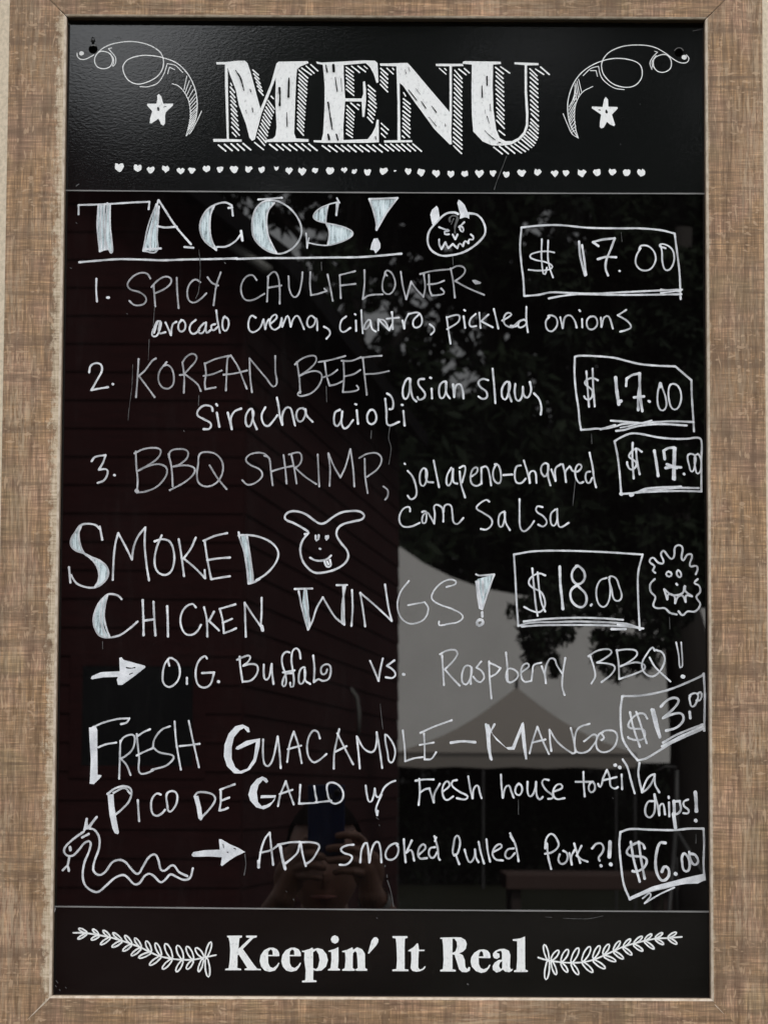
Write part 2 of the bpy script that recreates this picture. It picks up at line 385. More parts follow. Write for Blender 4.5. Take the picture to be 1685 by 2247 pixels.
# ------------------------------------------------------------------ lettering, print and drawings
TR = r'''
@header printed_letter|printed white letter M of MENU with hatched drop shadow
R 450 100 .2411
F 103 150 190 150 300 138 365 138 388 160 415 240 505 575 600 345 650 165 668 147 935 142 942 160 870 190 838 215 828 330 812 800 828 845 942 853 942 876 553 878 550 858 615 848 640 825 652 740 640 500 645 290 600 410 515 620 455 855 428 868 405 840 375 720 310 545 280 400 230 270 207 200 218 850 335 855 335 876 78 876 75 850 200 850 183 350 183 172 105 172
K 3 280 230 320 290 340 350 355 410
K 4 678 390 683 470 680 545
K 3.5 765 300 760 470
K 2 745 610 748 740
K 2 432 570 436 610
K 2 412 400 420 425
K 1.5 375 590 380 620
H 10 3.2 232 380 270 430 | 245 740 315 815
H 2 2.6 232 345 245 365 | 248 790 285 828
H 6 3 435 220 485 270 | 490 405 530 455
H 12 3 575 500 630 580 | 475 830 545 910
H 1 3 455 885 535 948
H 1 3 600 460 620 485
H 16 3.2 855 225 935 295 | 840 750 895 815
H 3 3 880 205 965 270 | 965 175 1025 235
H 5 3.4 125 905 190 962 | 350 895 420 950
H 7 3.4 590 900 655 955 | 945 900 1020 960
@header printed_letter|printed white letter E of MENU with hatched drop shadow
R 450 100 .2411
F 1010 145 1060 155 1160 150 1450 135 1545 138 1570 160 1578 335 1560 342 1535 260 1500 195 1462 160 1262 178 1262 270 1275 480 1425 482 1440 440 1437 330 1455 325 1465 400 1465 500 1450 650 1432 650 1425 510 1275 508 1268 600 1258 750 1260 860 1480 852 1520 800 1550 740 1562 675 1580 675 1582 880 1480 885 1300 885 1080 885 990 880 987 862 1060 862 1075 800 1088 560 1088 350 1072 175 1020 165
K 5 1168 180 1172 235
K 2.5 1100 180 1112 245
K 2 1185 290 1203 420
K 3 1120 520 1140 650 1158 765
K 4 1120 810 1130 855
K 3 1195 810 1210 860
K 1.2 1237 300 1245 420
K 2 1550 830 1555 855
H 7 3 1285 195 1350 245 | 1290 400 1355 455
H 2 3 1335 190 1405 245 | 1390 185 1460 240
H 1 2 1445 185 1480 210
H 8 3 1290 545 1360 615 | 1285 800 1340 840
H 1 3 1325 525 1395 585
H 1 3 1385 535 1405 550
H 9 3.2 1485 365 1545 420 | 1490 505 1558 570 | 1480 655 1525 705
H 9 3.4 1068 910 1140 965 | 1530 908 1610 968
R 800 100 .2532
H 5 3.2 140 200 200 255 | 135 340 200 400
H 1 3 190 200 250 250
H 1 3 240 198 252 210
H 3 3 147 675 208 730 | 145 765 180 800
@header printed_letter|printed white letter N of MENU with hatched drop shadow
R 800 100 .2532
F 132 155 200 155 370 150 400 180 560 370 735 575 735 180 617 178 617 158 850 158 855 178 755 180 755 590 750 760 755 855 738 858 600 720 550 650 440 500 330 345 303 325 310 800 312 820 412 820 412 838 170 842 168 822 285 820 285 500 275 180 135 175
K 2 380 385 450 475
K 1 445 375 480 425
K 2 490 485 530 545
K 2 580 525 620 580
K 1.5 350 210 360 245
K 1.5 555 620 620 700
K 1 378 190 392 225
K 2 697 680 699 700
H 9 3.2 335 460 395 510 | 330 740 390 795
H 1 3 335 410 355 435
H 1 3 330 785 345 797
H 18 3.2 778 218 842 285 | 768 870 840 935
H 2 3 815 205 880 255 | 865 200 905 240
H 2 2.6 645 200 705 250 | 695 203 708 215
H 7 3.2 132 858 205 915 | 420 855 490 915
@header printed_letter|printed white letter U of MENU with hatched drop shadow
R 800 100 .2532
F 850 140 870 135 1178 140 1180 160 1112 165 1108 350 1115 560 1140 730 1170 800 1220 828 1275 828 1330 800 1375 750 1395 690 1397 600 1385 400 1385 170 1297 162 1297 145 1505 152 1505 170 1405 172 1405 400 1418 580 1415 700 1390 770 1340 820 1270 858 1180 868 1100 865 1020 830 940 745 928 600 925 400 928 165 850 158
K 2.5 1058 270 1060 345
K 2.5 1015 350 1018 450
K 2 1060 615 1077 675
K 1.5 1040 740 1080 780 1130 820
K 1 1085 510 1090 570
K 1 1043 560 1045 590
K 2 1160 840 1175 842
H 13 3.2 1135 190 1200 245 | 1145 650 1208 720
H 1 3 1165 735 1212 775
H 1 3 1180 185 1255 240
H 11 3.2 1430 200 1495 260 | 1440 590 1505 650
H 14 3.2 1440 640 1507 700 | 1420 735 1500 805 | 1370 805 1455 880 | 1280 865 1370 930 | 1120 885 1190 940
H 1 3 1480 205 1550 250
H 1 3 1525 185 1595 250
@header printed_flourish|left printed curl with hatched horn
R 140 80 .1929
W 2.1
155 190 160 230 200 262 260 255 310 230 345 210
430 168 400 180 362 230 355 290 385 345 450 368 520 350 555 300 555 240 510 185 430 168
375 205 440 140 560 85 760 58 950 90 1090 170 1135 260 1125 370 1060 460 950 520 840 542 740 500 685 410 680 330 740 260 870 220 1000 218 1140 245 1290 305 1400 410 1470 530 1510 660 1520 800 1505 930 1460 1040 1395 1130
W 1.7
548 130 510 140* 560 195 595 250 590 310 565 340
530 195 568 250 572 300 555 335
870 572 960 572 1070 530 1140 430 1180 310* 1270 330 1355 410
1185 425 1205 350* 1265 378
1235 538 1300 560 1370 630 1425 740 1445 870 1435 980 1395 1130
H 16 1.6 1405 455 1370 600 | 1500 640 1430 740 | 1515 800 1440 880 | 1510 900 1430 990 | 1470 1010 1405 1090
1570 850 1520 960 1455 1080 1430 1110
W 10
205 195 211 195
@header printed_star|left printed white star
R 140 80 .1929
F 1085 655 1110 680 1135 765 1245 765 1245 785 1165 860 1155 900 1155 990 1135 1015 1110 1000 1080 935 1000 990 980 985 985 930 1010 850 950 785 955 765 1055 765 1068 720 1065 670
K 5 1076 815 1080 835
K 2 1140 804 1165 798
@header printed_flourish|right printed curl with hatched horn
R 1160 0 .3165
W 2.1
1090 380 1108 405 1095 432 1050 435 1000 410 940 365 860 325 760 312 650 322 560 360 515 410 503 460 520 520 580 580 660 605 730 595 775 550 785 495 765 445 700 415 600 405 500 425 400 475 330 545 285 640 268 740 285 860 342 958
870 400 862 450 885 490 930 502 975 480 987 440 975 400 945 378 900 385 870 405
W 1.7
870 355 890 362* 855 400 838 440 852 482
880 385 852 430 858 470
660 622 590 610 520 560 495 520 482 460* 430 475 375 525
425 490 465 490* 475 530
442 600 370 640 325 720 315 820 325 900 342 958
H 16 1.6 345 548 362 635 | 315 590 330 690 | 330 650 280 740 | 318 740 272 820 | 318 820 285 870 | 325 900 295 920
237 790 270 870 300 930 342 958
W 10
1073 398 1077 398
@header printed_star|right printed white star
R 1160 0 .3165
F 532 672 548 690 550 740 612 742 615 752 575 795 597 865 590 875 565 865 540 845 518 885 500 890 490 880 492 845 500 795 435 750 437 738 510 742 520 690
K 4.5 535 765 538 778
K 2 485 762 495 764
@panel handwritten_word|the word TACOS! in large scribble-filled capitals
R 140 400 .2411
W 4.6
138 292 138 208* 380 200 620 185 782 178* 775 245
W 4
318 210 308 400 330 630* 410 610 435 645 445 600 425 400 425 200
345 210 335 400 350 620
400 190 385 400 375 610
375 200 365 420 400 600
G 318 210 430 205 425 400 445 600 435 635 410 612 330 630 308 400
845 200 770 400 725 625* 845 630 850 500 870 220
G 845 200 872 215 862 400 845 625 728 625 780 420
860 170 840 300 800 450 790 620
W 5
865 165 880 185 1020 400 1120 520 1160 565
885 603 740 610
1100 590 1182 597
855 400 920 412 1030 405
W 4.6
1540 305 1530 210* 1470 185 1380 205 1300 260 1250 350 1245 450 1290 540 1390 618* 1345 520 1330 400 1340 290 1370 215
1535 230 1500 235
1400 590 1480 585 1560 540 1610 480
W 6
1615 445 1627 530
G 1360 210 1345 300 1330 420 1350 540 1400 600 1390 618 1290 540 1250 450 1250 350 1300 260
R 520 400 .2411
W 4.6
195 158 410 142
300 165 390 180 500 255 575 370 585 480 530 580 440 640 360 650 240 600 155 500 140 380 165 260 230 185 300 165
340 190 285 260 270 380 290 500 360 645
G 300 168 340 190 285 260 270 380 290 500 360 645 240 600 155 500 140 380 165 260 230 185
W 3.4
905 300 925 185* 910 145* 935 188*
915 183 830 205 740 250 695 310 720 345 800 370 900 390 1000 420 1055 465 1020 510 930 550 830 575 740 570 640 550
830 210 815 300 810 370 835 430 840 490 825 570
630 465 640 600
655 510 640 590
W 5
910 200 905 300
G 830 210 815 300 810 370 720 345 695 310 740 250
G 815 375 900 390 1000 420 1055 465 1020 510 930 550 830 572 840 490 835 430
1205 155 1460 145* 1360 280 1270 435* 1270 380 1245 270 1205 155
G 1205 155 1460 145 1360 280 1270 430 1245 270
F 1245 515 1280 510 1305 560 1305 600 1262 650 1245 620 1212 615 1225 560
@panel drawn_underline|long line drawn under TACOS!
R 140 400 .2411
W 5.2
145 728 330 712 490 700 700 703 900 710 1100 703 1300 700 1576 693
R 520 400 .2411
0 698 250 690 500 690 800 685 1100 682 1300 668 1495 650
@panel handwritten_word|list number 1
R 140 400 .2411
W 4.6
300 878 298 980 305 1085
W 6
398 1050 412 1050
@panel handwritten_word|the word SPICY in thin grey capitals
R 140 400 .2411
W 4.2
790 875 760 832 700 825 630 860 582 930 610 975 690 1000 750 1050 740 1100 690 1120 640 1115 600 1080
820 940 835 1130
800 955 850 900 920 860 975 875 975 920 920 970 835 1010
1030 870 1035 1000 1047 1145
1245 910 1200 885 1145 930 1125 1010 1145 1080 1190 1095 1250 1060 1300 1010
1310 865 1350 915 1405 940
1430 820 1390 940 1365 1120
@panel handwritten_word|the word CAULIFLOWER in thin grey capitals
R 520 400 .2411
W 4.2
180 890 140 845 80 865 40 940 45 1020 80 1070 150 1070 250 1015
275 1085 285 860*
280 860 340 815 375 860 390 980 390 1105
285 960 405 940
470 855 480 980 520 1045 560 1020 590 900 597 820
668 818 665 930 675 1028* 740 1015 815 990* 795 968
825 840 850 960 872 1080
945 1055 935 845* 1075 810
940 940 1078 925
1160 800 1160 930 1145 1065* 1200 1030 1325 1020
1365 850 1345 830* 1365 803 1410 830 1440 920 1420 990 1375 1020 1330 990 1325 910 1350 830
1490 815 1510 950 1540 1065* 1585 905*
R 900 410 .1808
10 1155 80 1250 160 1335* 180 1220 165 1060
120 1060 250 1025 490 1000
225 1070 235 1250 260 1320* 330 1315 405 1300 410 1275 375 1235
215 1185 320 1175 410 1140
540 1345 520 1150 490 990
490 1000 560 965 620 965 665 1005 640 1070 545 1145* 700 1230 895 1312
F 750 1135 790 1130 860 1160 850 1180 790 1185 765 1165
@panel horned_face_drawing|drawing of a round grinning face with two horns
R 900 410 .1808
W 5.2
580 330 540 312 450 320 380 365 300 450 235 530 210 620 225 720 280 790 380 835 500 830 640 795 750 735 850 650 905 570 905 480 860 385 800 335 710 320
W 4.6
350 490 430 520 470 530 415 545 420 575 470 575
590 490 655 430
600 490 605 520 635 545 640 500 600 480
515 580 545 635* 572 580
350 640 352 700 380 755* 425 675* 460 745* 515 695* 570 745* 600 690 640 720* 665 660 705 685* 715 640 760 640 760 600 735 580
F 320 230 340 260 358 380 310 440 280 485 262 440 242 340 262 280
F 585 155 610 170 660 220 690 295 715 330 715 390 690 375 660 370 600 390 605 340 570 200
@panel price_box|price box reading $ 17.00 beside SPICY CAULIFLOWER
R 1120 460 .2652
W 4.8
90 148 240 132 400 128 640 150 900 155 1060 155 1240 170 1355 198* 1375 350 1395 520 1405 740
90 148 78 300 88 440 105 580 112 715* 230 705 330 685 500 690 700 695 900 685 1100 675 1415 662
315 735 420 715 560 700 800 705 1100 705 1410 700
W 3.4
1240 660 1400 680
1240 690 1410 670
W 4
360 355 300 345 210 355 160 385 200 415 290 435 345 470 320 495 230 505 148 498
258 245 255 400 270 530 285 535 300 480
310 255 308 400 325 490 350 562
W 5.4
565 265 575 390 615 545
590 295 610 430 622 540
725 302 680 270* 750 250 860 238* 830 320 790 420 785 490 805 545
720 410 790 392 872 395
W 4.6
898 507 902 509
W 4.2
1060 330 1075 300 1140 305 1190 360 1195 430 1150 495 1080 500 1035 450 1040 380 1075 320
1280 320 1230 295 1290 295 1340 340 1350 420 1320 490 1280 500 1255 440 1250 350 1240 300
@panel handwritten_word|the word avocado in small letters
R 300 640 .2652
W 4.6
185 245 150 290 130 360 160 370 190 320 195 245* 190 340 240 335
175 250 145 340
240 255 270 320 285 360* 300 270 330 250
370 240 345 290 365 330 400 310 400 255 370 235
490 235 450 270 440 320 470 350 520 320
560 260 530 290 510 330 540 345 570 300 575 255* 580 340 610 320
660 155 670 240 690 340
650 270 620 280 630 320 675 290
730 205 710 270 730 325 760 290 755 225 720 215
@panel handwritten_word|the word crema, with its comma
R 300 640 .2652
W 4.4
985 215 950 200 925 260 935 320 970 335 1020 300 1050 230* 1065 310* 1080 250 1095 230
1110 265 1160 215 1150 190 1110 220 1105 280 1140 315 1185 290* 1200 220* 1205 290* 1230 230 1250 200 1275 290* 1300 220 1330 200 1360 250 1385 310
1480 225 1440 200 1410 250 1430 295 1470 270 1485 220 1495 320
1550 290 1590 315 1600 350 1570 390
@panel handwritten_word|the word cilantro, with its comma
R 700 640 .2652
W 4.4
225 205 185 240 175 310 200 335 260 300
305 240 308 325
296 185 303 190
350 155 355 250 362 345
420 235 385 260 375 310 400 300 425 240* 440 310 470 330
490 320 490 230* 540 240 580 320*
500 240 580 320* 610 250 600 170
560 225 660 215
605 170 610 310
690 240 705 305* 710 250 740 185* 820 175 850 220 840 280 790 295 780 240 830 185
915 270 950 300 950 330 925 355
@panel handwritten_word|the word pickled in small letters
R 700 640 .2652
W 4.4
1055 210 1070 320 1087 430
1055 215 1120 195 1160 200 1150 250 1060 310
1195 205 1208 300
1200 152 1208 158
1295 185 1250 230 1250 285 1300 285
1325 175 1335 300
1400 190 1340 245* 1435 295
1445 145 1465 230 1482 305
1515 240 1590 190 1560 175 1530 210 1535 270 1590 295 1640 280
R 1120 460 .2652
0 960 45 965
20 970 70 925 110 910
125 920 80 920 65 970 110 965 130 920
130 805 130 920 142 1015
@panel handwritten_word|the word onions in small letters
R 1120 460 .2652
W 4.4
320 890 290 930 305 995 345 1005 385 950 370 890 310 880
410 890 430 980* 450 890 490 875 530 920 545 975
590 905 592 975
568 832 574 840
660 885 630 920 640 980 680 990 715 950 700 890 650 890
745 895 750 970* 775 890 810 885 845 985
955 830 885 875* 960 920 995 970 960 995 905 1010
@panel handwritten_word|list number 2
R 170 760 .2652
W 4.8
100 215 110 165 150 140 195 150 205 200 170 270 118 362* 180 350 255 338
W 5.5
293 311 297 313
@panel handwritten_word|the word KOREAN in thin grey capitals
R 170 760 .2652
W 4.2
508 105 500 250 487 420
650 100 620 120 560 200 510 245* 560 310 640 420
740 130 715 160 680 210 672 280 700 335 750 350 790 320 800 260 785 190 750 155 715 160
870 130 885 250 882 385
870 135 900 90 950 62 985 80 980 120 930 180 880 235* 850 238
890 230 950 275 1000 320 1022 370
1055 140 1065 230 1055 300 1060 355* 1145 340
1055 145 1130 110 1200 90 1260 78
1045 245 1120 230 1195 200
1230 365 1235 240 1245 95 1270 75* 1330 170 1370 270 1402 350
1210 235 1300 225 1405 200
1445 380 1430 250 1425 100* 1500 190 1560 260 1635 330 1638 200 1637 80
@panel handwritten_word|the word BEEF in thin grey capitals
R 580 760 .2652
W 4.2
270 130 290 260 297 385
255 150 300 110 370 80 425 85 425 130 370 190 290 245* 360 215 430 205 475 235 460 310 400 380 320 410 280 405 285 380 300 375
500 130 515 240 540 325* 590 315 655 285
450 130 540 115 670 80
490 255 550 235 605 195
655 125 660 250 650 380* 720 375 780 355 765 325
640 120 720 120 800 90
660 250 740 230 795 195
815 95 830 240 848 400
800 95 880 85 970 78
835 230 930 225 1030 205
@panel handwritten_word|the words asian slaw, in small letters
R 820 780 .2652
W 5
290 190 250 240 240 320 260 360 290 320 300 240 295 190* 310 300 325 355 352 380
415 195 375 200 370 240 400 280 425 320 410 355 370 365 362 345
478 275 482 355
466 184 474 187
590 215 550 240 540 310 560 355 590 320 600 240 595 215* 600 310 628 355
655 240 665 345* 680 250 715 240 735 290 742 355
945 205 900 195 865 220 880 260 930 300 935 345 900 360 865 340
982 110 995 250 1005 395
1110 220 1065 260 1060 340 1085 365 1110 320 1118 220* 1115 310 1138 380
1170 235 1165 310 1190 375 1225 340 1232 260* 1240 330 1270 350 1300 290 1290 220
1325 315 1365 360 1385 430 1380 488
110 315 140 335 160 380 155 440 130 445
@panel handwritten_word|the word siracha in small letters
R 170 760 .2652
W 5
1120 535 1110 500 1050 490 1000 530 995 570 1050 605 1105 640 1095 680 1045 685
1155 550 1175 665
1150 478 1158 490
1245 550 1260 610 1278 685* 1270 600 1300 540 1355 515
1445 520 1400 560 1395 640 1420 665 1445 620 1450 530* 1455 610 1485 685
1555 505 1525 570 1540 640 1575 660 1610 630 1655 570
R 580 760 .2652
105 425 120 500 130 580 150 650* 150 570 180 510 215 510 235 570 255 655
330 520 285 520 265 570 285 620 320 610 340 520* 350 570 400 625
@panel handwritten_word|the word aioli in small letters
R 580 760 .2652
W 5
625 525 585 550 580 640 605 660 640 600 645 540* 640 640 670 680 735 610
765 530 775 640
752 478 762 482
890 525 855 560 855 620 885 645 920 620 925 570 895 525
1000 435 1010 540 1015 640 1040 655 1115 625
1150 535 1160 655
1135 484 1143 486
@panel handwritten_word|list number 3
R 170 760 .2652
W 4.8
120 950 150 915 235 900* 215 960 180 1020* 245 1020 250 1060 220 1110 170 1130
W 5.5
307 1065 311 1067
@panel handwritten_word|the word BBQ in thin grey capitals
R 170 760 .2652
W 4.4
485 870 490 1000 500 1100 495 1210
475 885 550 850 640 840 690 860 670 920 600 975 505 1030* 590 990 680 975 740 1010 730 1080 660 1160 570 1200 495 1210
755 890 780 1000 790 1160
760 920 770 870 830 850 910 865 910 920 850 975 795 995* 900 985 970 1010 960 1060 880 1130 765 1190
1015 890 1000 980 990 1060 1005 1130 1070 1160 1150 1130 1200 1050 1200 960 1150 895 1080 875 1015 890
1095 985 1160 1090 1235 1182
W 9
492 1195 496 1200
@panel handwritten_word|the word SHRIMP, in thin grey capitals
R 170 760 .2652
W 4.2
1590 930 1550 890 1490 880 1420 900 1395 940 1430 980 1510 1020 1530 1070 1480 1125 1410 1145 1365 1108
R 580 760 .2652
0 905 40 925 55 1030 70 1150
160 900 175 1020 185 1135
60 1035 140 1010 235 990
225 900 250 1020 268 1135
205 895 290 880 310 930 290 980 255 1005* 340 1080 430 1140
442 895 448 1020 455 1160
540 1155 545 1020 530 885* 580 1000 630 1085* 670 1000 712 850* 735 1010 745 1160
830 930 835 1080 855 1215
785 925 850 890 930 885 970 930 940 1010 850 1080
985 1160 1020 1190 1020 1240 1000 1268
@panel handwritten_word|the word jalapeno-charred in small letters
R 820 780 .2652
W 4.6
280 955 320 1000 350 1090 350 1160 310 1190 280 1160
254 895 260 900
420 935 385 970 385 1060 410 1080 435 1030 430 940* 440 1040 490 1050
495 870 515 970 540 1090
640 930 605 1000 610 1075 640 1050 655 940* 660 1050 690 1060
710 960 720 1060 755 1175
710 930 750 915 755 960 735 1030 730 1050
810 1000 850 970 855 930 820 940 800 1000 810 1060 850 1080 890 1060* 890 930* 930 920 955 980 970 1075
1010 905 985 970 1000 1040 1040 1055 1050 980 1030 910 1000 900
1070 990 1145 985
1215 910 1180 920 1165 990 1180 1050 1220 1055 1255 1020
1240 870 1270 970 1290 1055* 1290 970 1330 960 1345 1055
1430 895 1390 910 1385 970 1420 1000 1440 900* 1440 1000 1460 1075
R 1200 760 .2291
40 1180 80 1290* 80 1170 130 1130
150 1130 170 1220 180 1300* 175 1200 215 1150
225 1160 240 1190 290 1200 330 1150 300 1130 270 1180 275 1260 310 1310 345 1300
410 1200 375 1210 370 1280 400 1310 430 1260
405 1020 435 1160 450 1280 468 1350
@panel handwritten_word|the word corn in small letters
R 820 780 .2652
W 4.4
300 1290 295 1255 250 1265 215 1320 215 1380 245 1415 310 1415 380 1385
400 1295 430 1290 430 1380 405 1385 405 1330 440 1300 465 1330 500 1390
500 1390 505 1310 505 1240 560 1255 575 1310 575 1375
575 1300 590 1240 635 1240 650 1310 660 1380 690 1395 740 1345
@panel handwritten_word|the word Salsa in small letters
R 820 780 .2652
W 4.4
955 1210 930 1195 870 1230 850 1265 900 1300 970 1350 975 1400 930 1440 885 1435
1085 1300 1045 1310 1030 1380 1050 1420 1075 1380 1080 1290* 1090 1380 1125 1445
1205 1190 1205 1300 1210 1420 1240 1455 1290 1420 1325 1370
1395 1255 1350 1250 1345 1290 1400 1330 1430 1380 1400 1415 1360 1400
1500 1275 1465 1310 1465 1390 1490 1410 1515 1360 1515 1270* 1520 1370 1540 1420 1610 1385
@panel price_box|price box reading $ 17.00 beside KOREAN BEEF
R 1200 760 .2291
W 5
265 100 262 260 275 430 300 600 310 720 325 800* 400 795 470 788 530 790 660 765 720 745 870 735
265 100 310 90 480 95 640 110 760 140 890 170 1050 185 1225 192* 1380 325* 1385 500 1395 650 1405 815
610 712 750 722 900 735 1050 725 1200 718 1400 725
660 810 740 800 820 775 930 755 1100 745 1335 758
510 795 560 780 650 755
W 3.4
700 780 800 760 1000 710
W 4.8
485 325 440 305 390 315 360 350 390 385 430 420 430 480 400 510 365 500 355 480
375 240 385 380 400 578
435 215 440 380 455 575
W 8
655 300 665 420 685 555
690 530 705 525
W 6
755 380 760 310* 815 275 885 260* 885 370 870 480 870 610
885 480 910 620
880 260 890 450 905 600
830 490 925 480
970 525 980 530
W 4.4
1080 350 1060 430 1055 530 1075 600 1110 615 1140 570 1130 480 1090 370
1180 365 1160 430 1170 540 1200 600 1240 600 1275 540 1280 450 1250 380 1210 360 1180 370
W 8
1083 360 1083 385
@panel price_box|price box reading $ 17.00 beside BBQ SHRIMP
R 1200 760 .2291
W 5
645 910 670 1030 690 1180 700 1300 708 1415* 850 1400 940 1365 1100 1350 1280 1345
645 910 700 875 800 835 900 840 1050 870 1200 885 1340 885 1440 875 1475 900 1475 1100 1475 1260 1475 1390* 1300 1385 1100 1388 950 1395 850 1400
920 1385 1100 1370 1250 1355 1450 1358
W 8
705 1412 712 1415
800 1425 815 1420
W 5
905 1010 850 980 790 1030 785 1060 850 1110 850 1150 800 1180 765 1130 765 1110
818 925 815 1080 828 1265
850 980 860 1100 885 1225
W 7
1025 1000 1045 1120 1062 1240
W 6.4
1125 1080 1115 1000* 1160 975 1215 970* 1210 1090 1205 1270
1225 975 1220 1120 1218 1275
1135 1165 1200 1155 1280 1160
1145 1130 1240 1165
W 6
1308 1222 1312 1226
W 4.2
1350 1035 1360 1150 1385 1200 1410 1150 1415 1050 1350 1040
1435 1035 1410 1060 1420 1180 1440 1220 1470 1180 1470 1090 1440 1030
@panel handwritten_word|the word SMOKED in large capitals
R 130 1100 .2411
W 5
372 230 395 350
375 255 330 215 240 205 190 225 150 280 115 340 110 400 150 445 220 470 300 510 370 540 430 590 450 650 430 710 380 760 320 785 240 780 160 745 110 670
200 230 180 300 190 380 225 465 290 520 340 580 365 650 360 720 330 780
G 200 230 180 300 190 380 225 465 150 445 110 400 115 340 150 270
G 300 510 370 540 430 590 450 650 430 710 380 760 330 780 362 720 365 650 340 580
92 600 105 740
490 715 500 500 515 380 540 290* 600 400 665 530* 680 420 720 320 785 238* 780 400 800 600 820 720
870 365 940 345 1010 370 1045 460 1045 570 1010 650 950 670 890 630 870 540 890 420 935 310
1090 345 1115 500 1138 680
1245 330 1200 430 1135 520* 1230 600 1330 700* 1325 625
1325 360 1350 530 1385 710* 1470 695 1555 682
1315 360 1420 315 1530 290
1350 535 1450 520 1555 512
R 500 1090 .2411
100 350 150 500 175 650 190 790* 235 780 290 750
120 350 200 350 300 370 400 420 455 490 455 560 410 640 340 710 260 760
100 325 108 370
175 360 200 520 225 700 230 780
G 120 350 175 360 200 520 232 770 190 790 175 650 150 500
@panel handwritten_word|the word CHICKEN in large capitals
R 130 1100 .2411
W 5
570 890 540 860 490 845 440 850 370 920 330 1000 315 1080 330 1160 370 1220 440 1240 550 1220 640 1160 715 1095
440 860 420 940 410 1050 430 1150 460 1235
400 890 385 1000 385 1100 420 1230
G 440 855 412 940 400 1050 410 1150 450 1238 370 1220 330 1160 315 1080 330 1000 370 920
W 5.4
762 900 768 1060 770 1218
860 915 868 1080 878 1220
780 1085 860 1075
985 955 990 1090 992 1230
W 4.8
1245 965 1215 935 1150 965 1110 1040 1110 1130 1150 1205 1210 1215 1260 1180 1292 1125
1320 965 1345 1080 1350 1230
1410 1005 1365 1090* 1410 1130 1455 1175
1465 985 1490 1090 1500 1200* 1560 1180 1612 1155
1460 980 1530 960 1605 938
1490 1105 1575 1070
R 500 1090 .2411
165 1275 160 1120 155 965* 230 1080 315 1200
308 920 308 1050 300 1180
W 8
310 1180 318 1215
@panel handwritten_word|the word WINGS! in large capitals
R 500 1090 .2411
W 4.8
610 840 770 835
645 860 680 1030 730 1210* 770 1130 810 1010 865 915* 920 1010 980 1100 1060 1165
700 840 720 1000 745 1180
G 690 840 720 840 755 1180 730 1215 705 1100 680 960
990 805 1085 803
1050 815 1055 1000 1060 1165
1068 815 1040 1000 1040 1140
1130 850 1135 1020 1125 1175
1250 1180 1230 1030 1205 875* 1340 990 1490 1130* 1460 1000 1430 800
R 840 1080 .2652
W 4
215 735 150 820 120 930 145 1030 210 1085 290 1080 350 1040 375 960 345 910* 210 935
525 785 600 760 600 735 540 725 460 770 405 850 410 890 470 930 580 970 660 1025 630 1070 540 1090 465 1100 465 1070
W 4.4
770 680 790 690 920 680* 870 820 820 970* 800 960 770 740
G 780 720 845 700 915 682 870 820 820 970 800 955
W 6
785 740 800 850 815 950
825 740 830 850
820 995 822 1030
W 7
800 1055 775 1080 795 1105 825 1085 820 1060 800 1055
@panel horned_smiley_drawing|drawing of a smiling long-eared head with its tongue out
R 500 1090 .2411
W 5.4
700 340 735 330 690 290 600 240 525 205 525 165 570 135 640 135 710 160 780 210 840 245 890 235 950 190 1030 145 1120 130 1200 135 1240 170 1220 205 1140 225 1050 250 1000 290 990 350 1030 420 1085 490 1095 550 1060 610 980 660 870 690 790 690 730 650 680 580 660 480 680 400 725 340
W 5
800 355 805 400 825 385 828 350
895 360 895 395 912 375 912 358
835 473 842 475
750 555 800 580 870 580 915 560 940 535
880 590 900 635 935 630 930 575
905 590 915 615
@panel price_box|price box reading $ 18.00 beside SMOKED CHICKEN WINGS
R 1100 1160 .2773
W 4.8
98 205 110 400 120 600 132 770* 230 745 400 740 600 735 800 740 900 745 1000 755 1100 795
98 205 250 180 500 175 800 185 1115 205* 1080 350 1080 550 1092 800
175 735 350 715 600 705 800 710 960 722
160 775 300 765 600 762 800 765 1000 775 1120 790
W 6
920 760 1000 770 1090 785
870 795 980 795
W 4.6
345 370 300 355 240 380 215 430 250 470 310 500 340 560 340 620 300 660 240 650 180 620
243 315 255 450 270 600 285 690
285 345 300 500 320 600 345 655
W 6.6
460 300 465 440 478 560 485 635
W 6
600 295 560 340 560 400 600 440 650 410 655 350 620 305 590 295
600 450 550 490 550 560 590 610 640 620 670 580 665 520 620 470 590 450
W 5.6
706 608 712 600
W 4.2
830 390 780 410 750 480 760 580 800 620 840 590 860 500 850 400
850 385 900 390 930 460 950 530 930 570 890 560 870 480 855 390
@panel shaggy_creature_drawing|drawing of a round shaggy creature with fangs
R 1100 1160 .2773
W 4.8
1215 350 1195 330 1210 300 1170 260 1195 230 1240 270 1280 270 1260 200 1280 175 1310 210 1345 240 1365 210 1370 150 1400 130 1430 150 1430 250 1470 205 1505 210 1490 295 1540 295 1550 320 1535 360
1210 400 1175 440 1180 500 1215 540 1200 610 1230 630 1290 630 1330 665 1385 680
1400 655 1430 685 1470 655 1530 655 1570 600 1540 540 1570 500 1560 450 1525 430 1550 400
1320 340 1300 360 1325 380 1345 360 1320 340
1395 330 1385 360 1410 385 1420 360 1395 330
1382 437 1388 445
1285 480 1310 560* 1320 520 1365 535 1372 590* 1395 540 1430 530 1455 580* 1460 530 1505 535* 1450 490 1450 450 1430 510 1350 525 1285 480
@panel drawn_arrow|solid arrow pointing at O.G. Buffalo
R 180 1400 .2652
F 75 335 85 315 160 282 315 275 310 165 330 158 345 180 525 230 525 245 430 320 335 388 300 388 290 345 300 322 180 325 85 342
K 3 370 245 400 250 440 245
K 2 395 300 420 290
@panel handwritten_word|the abbreviation O.G. with full stops
R 180 1400 .2652
W 4.8
725 230 715 175 740 165 790 200 812 270 800 340 760 390 715 405 675 370 670 300 685 220 715 175
870 330 870 380
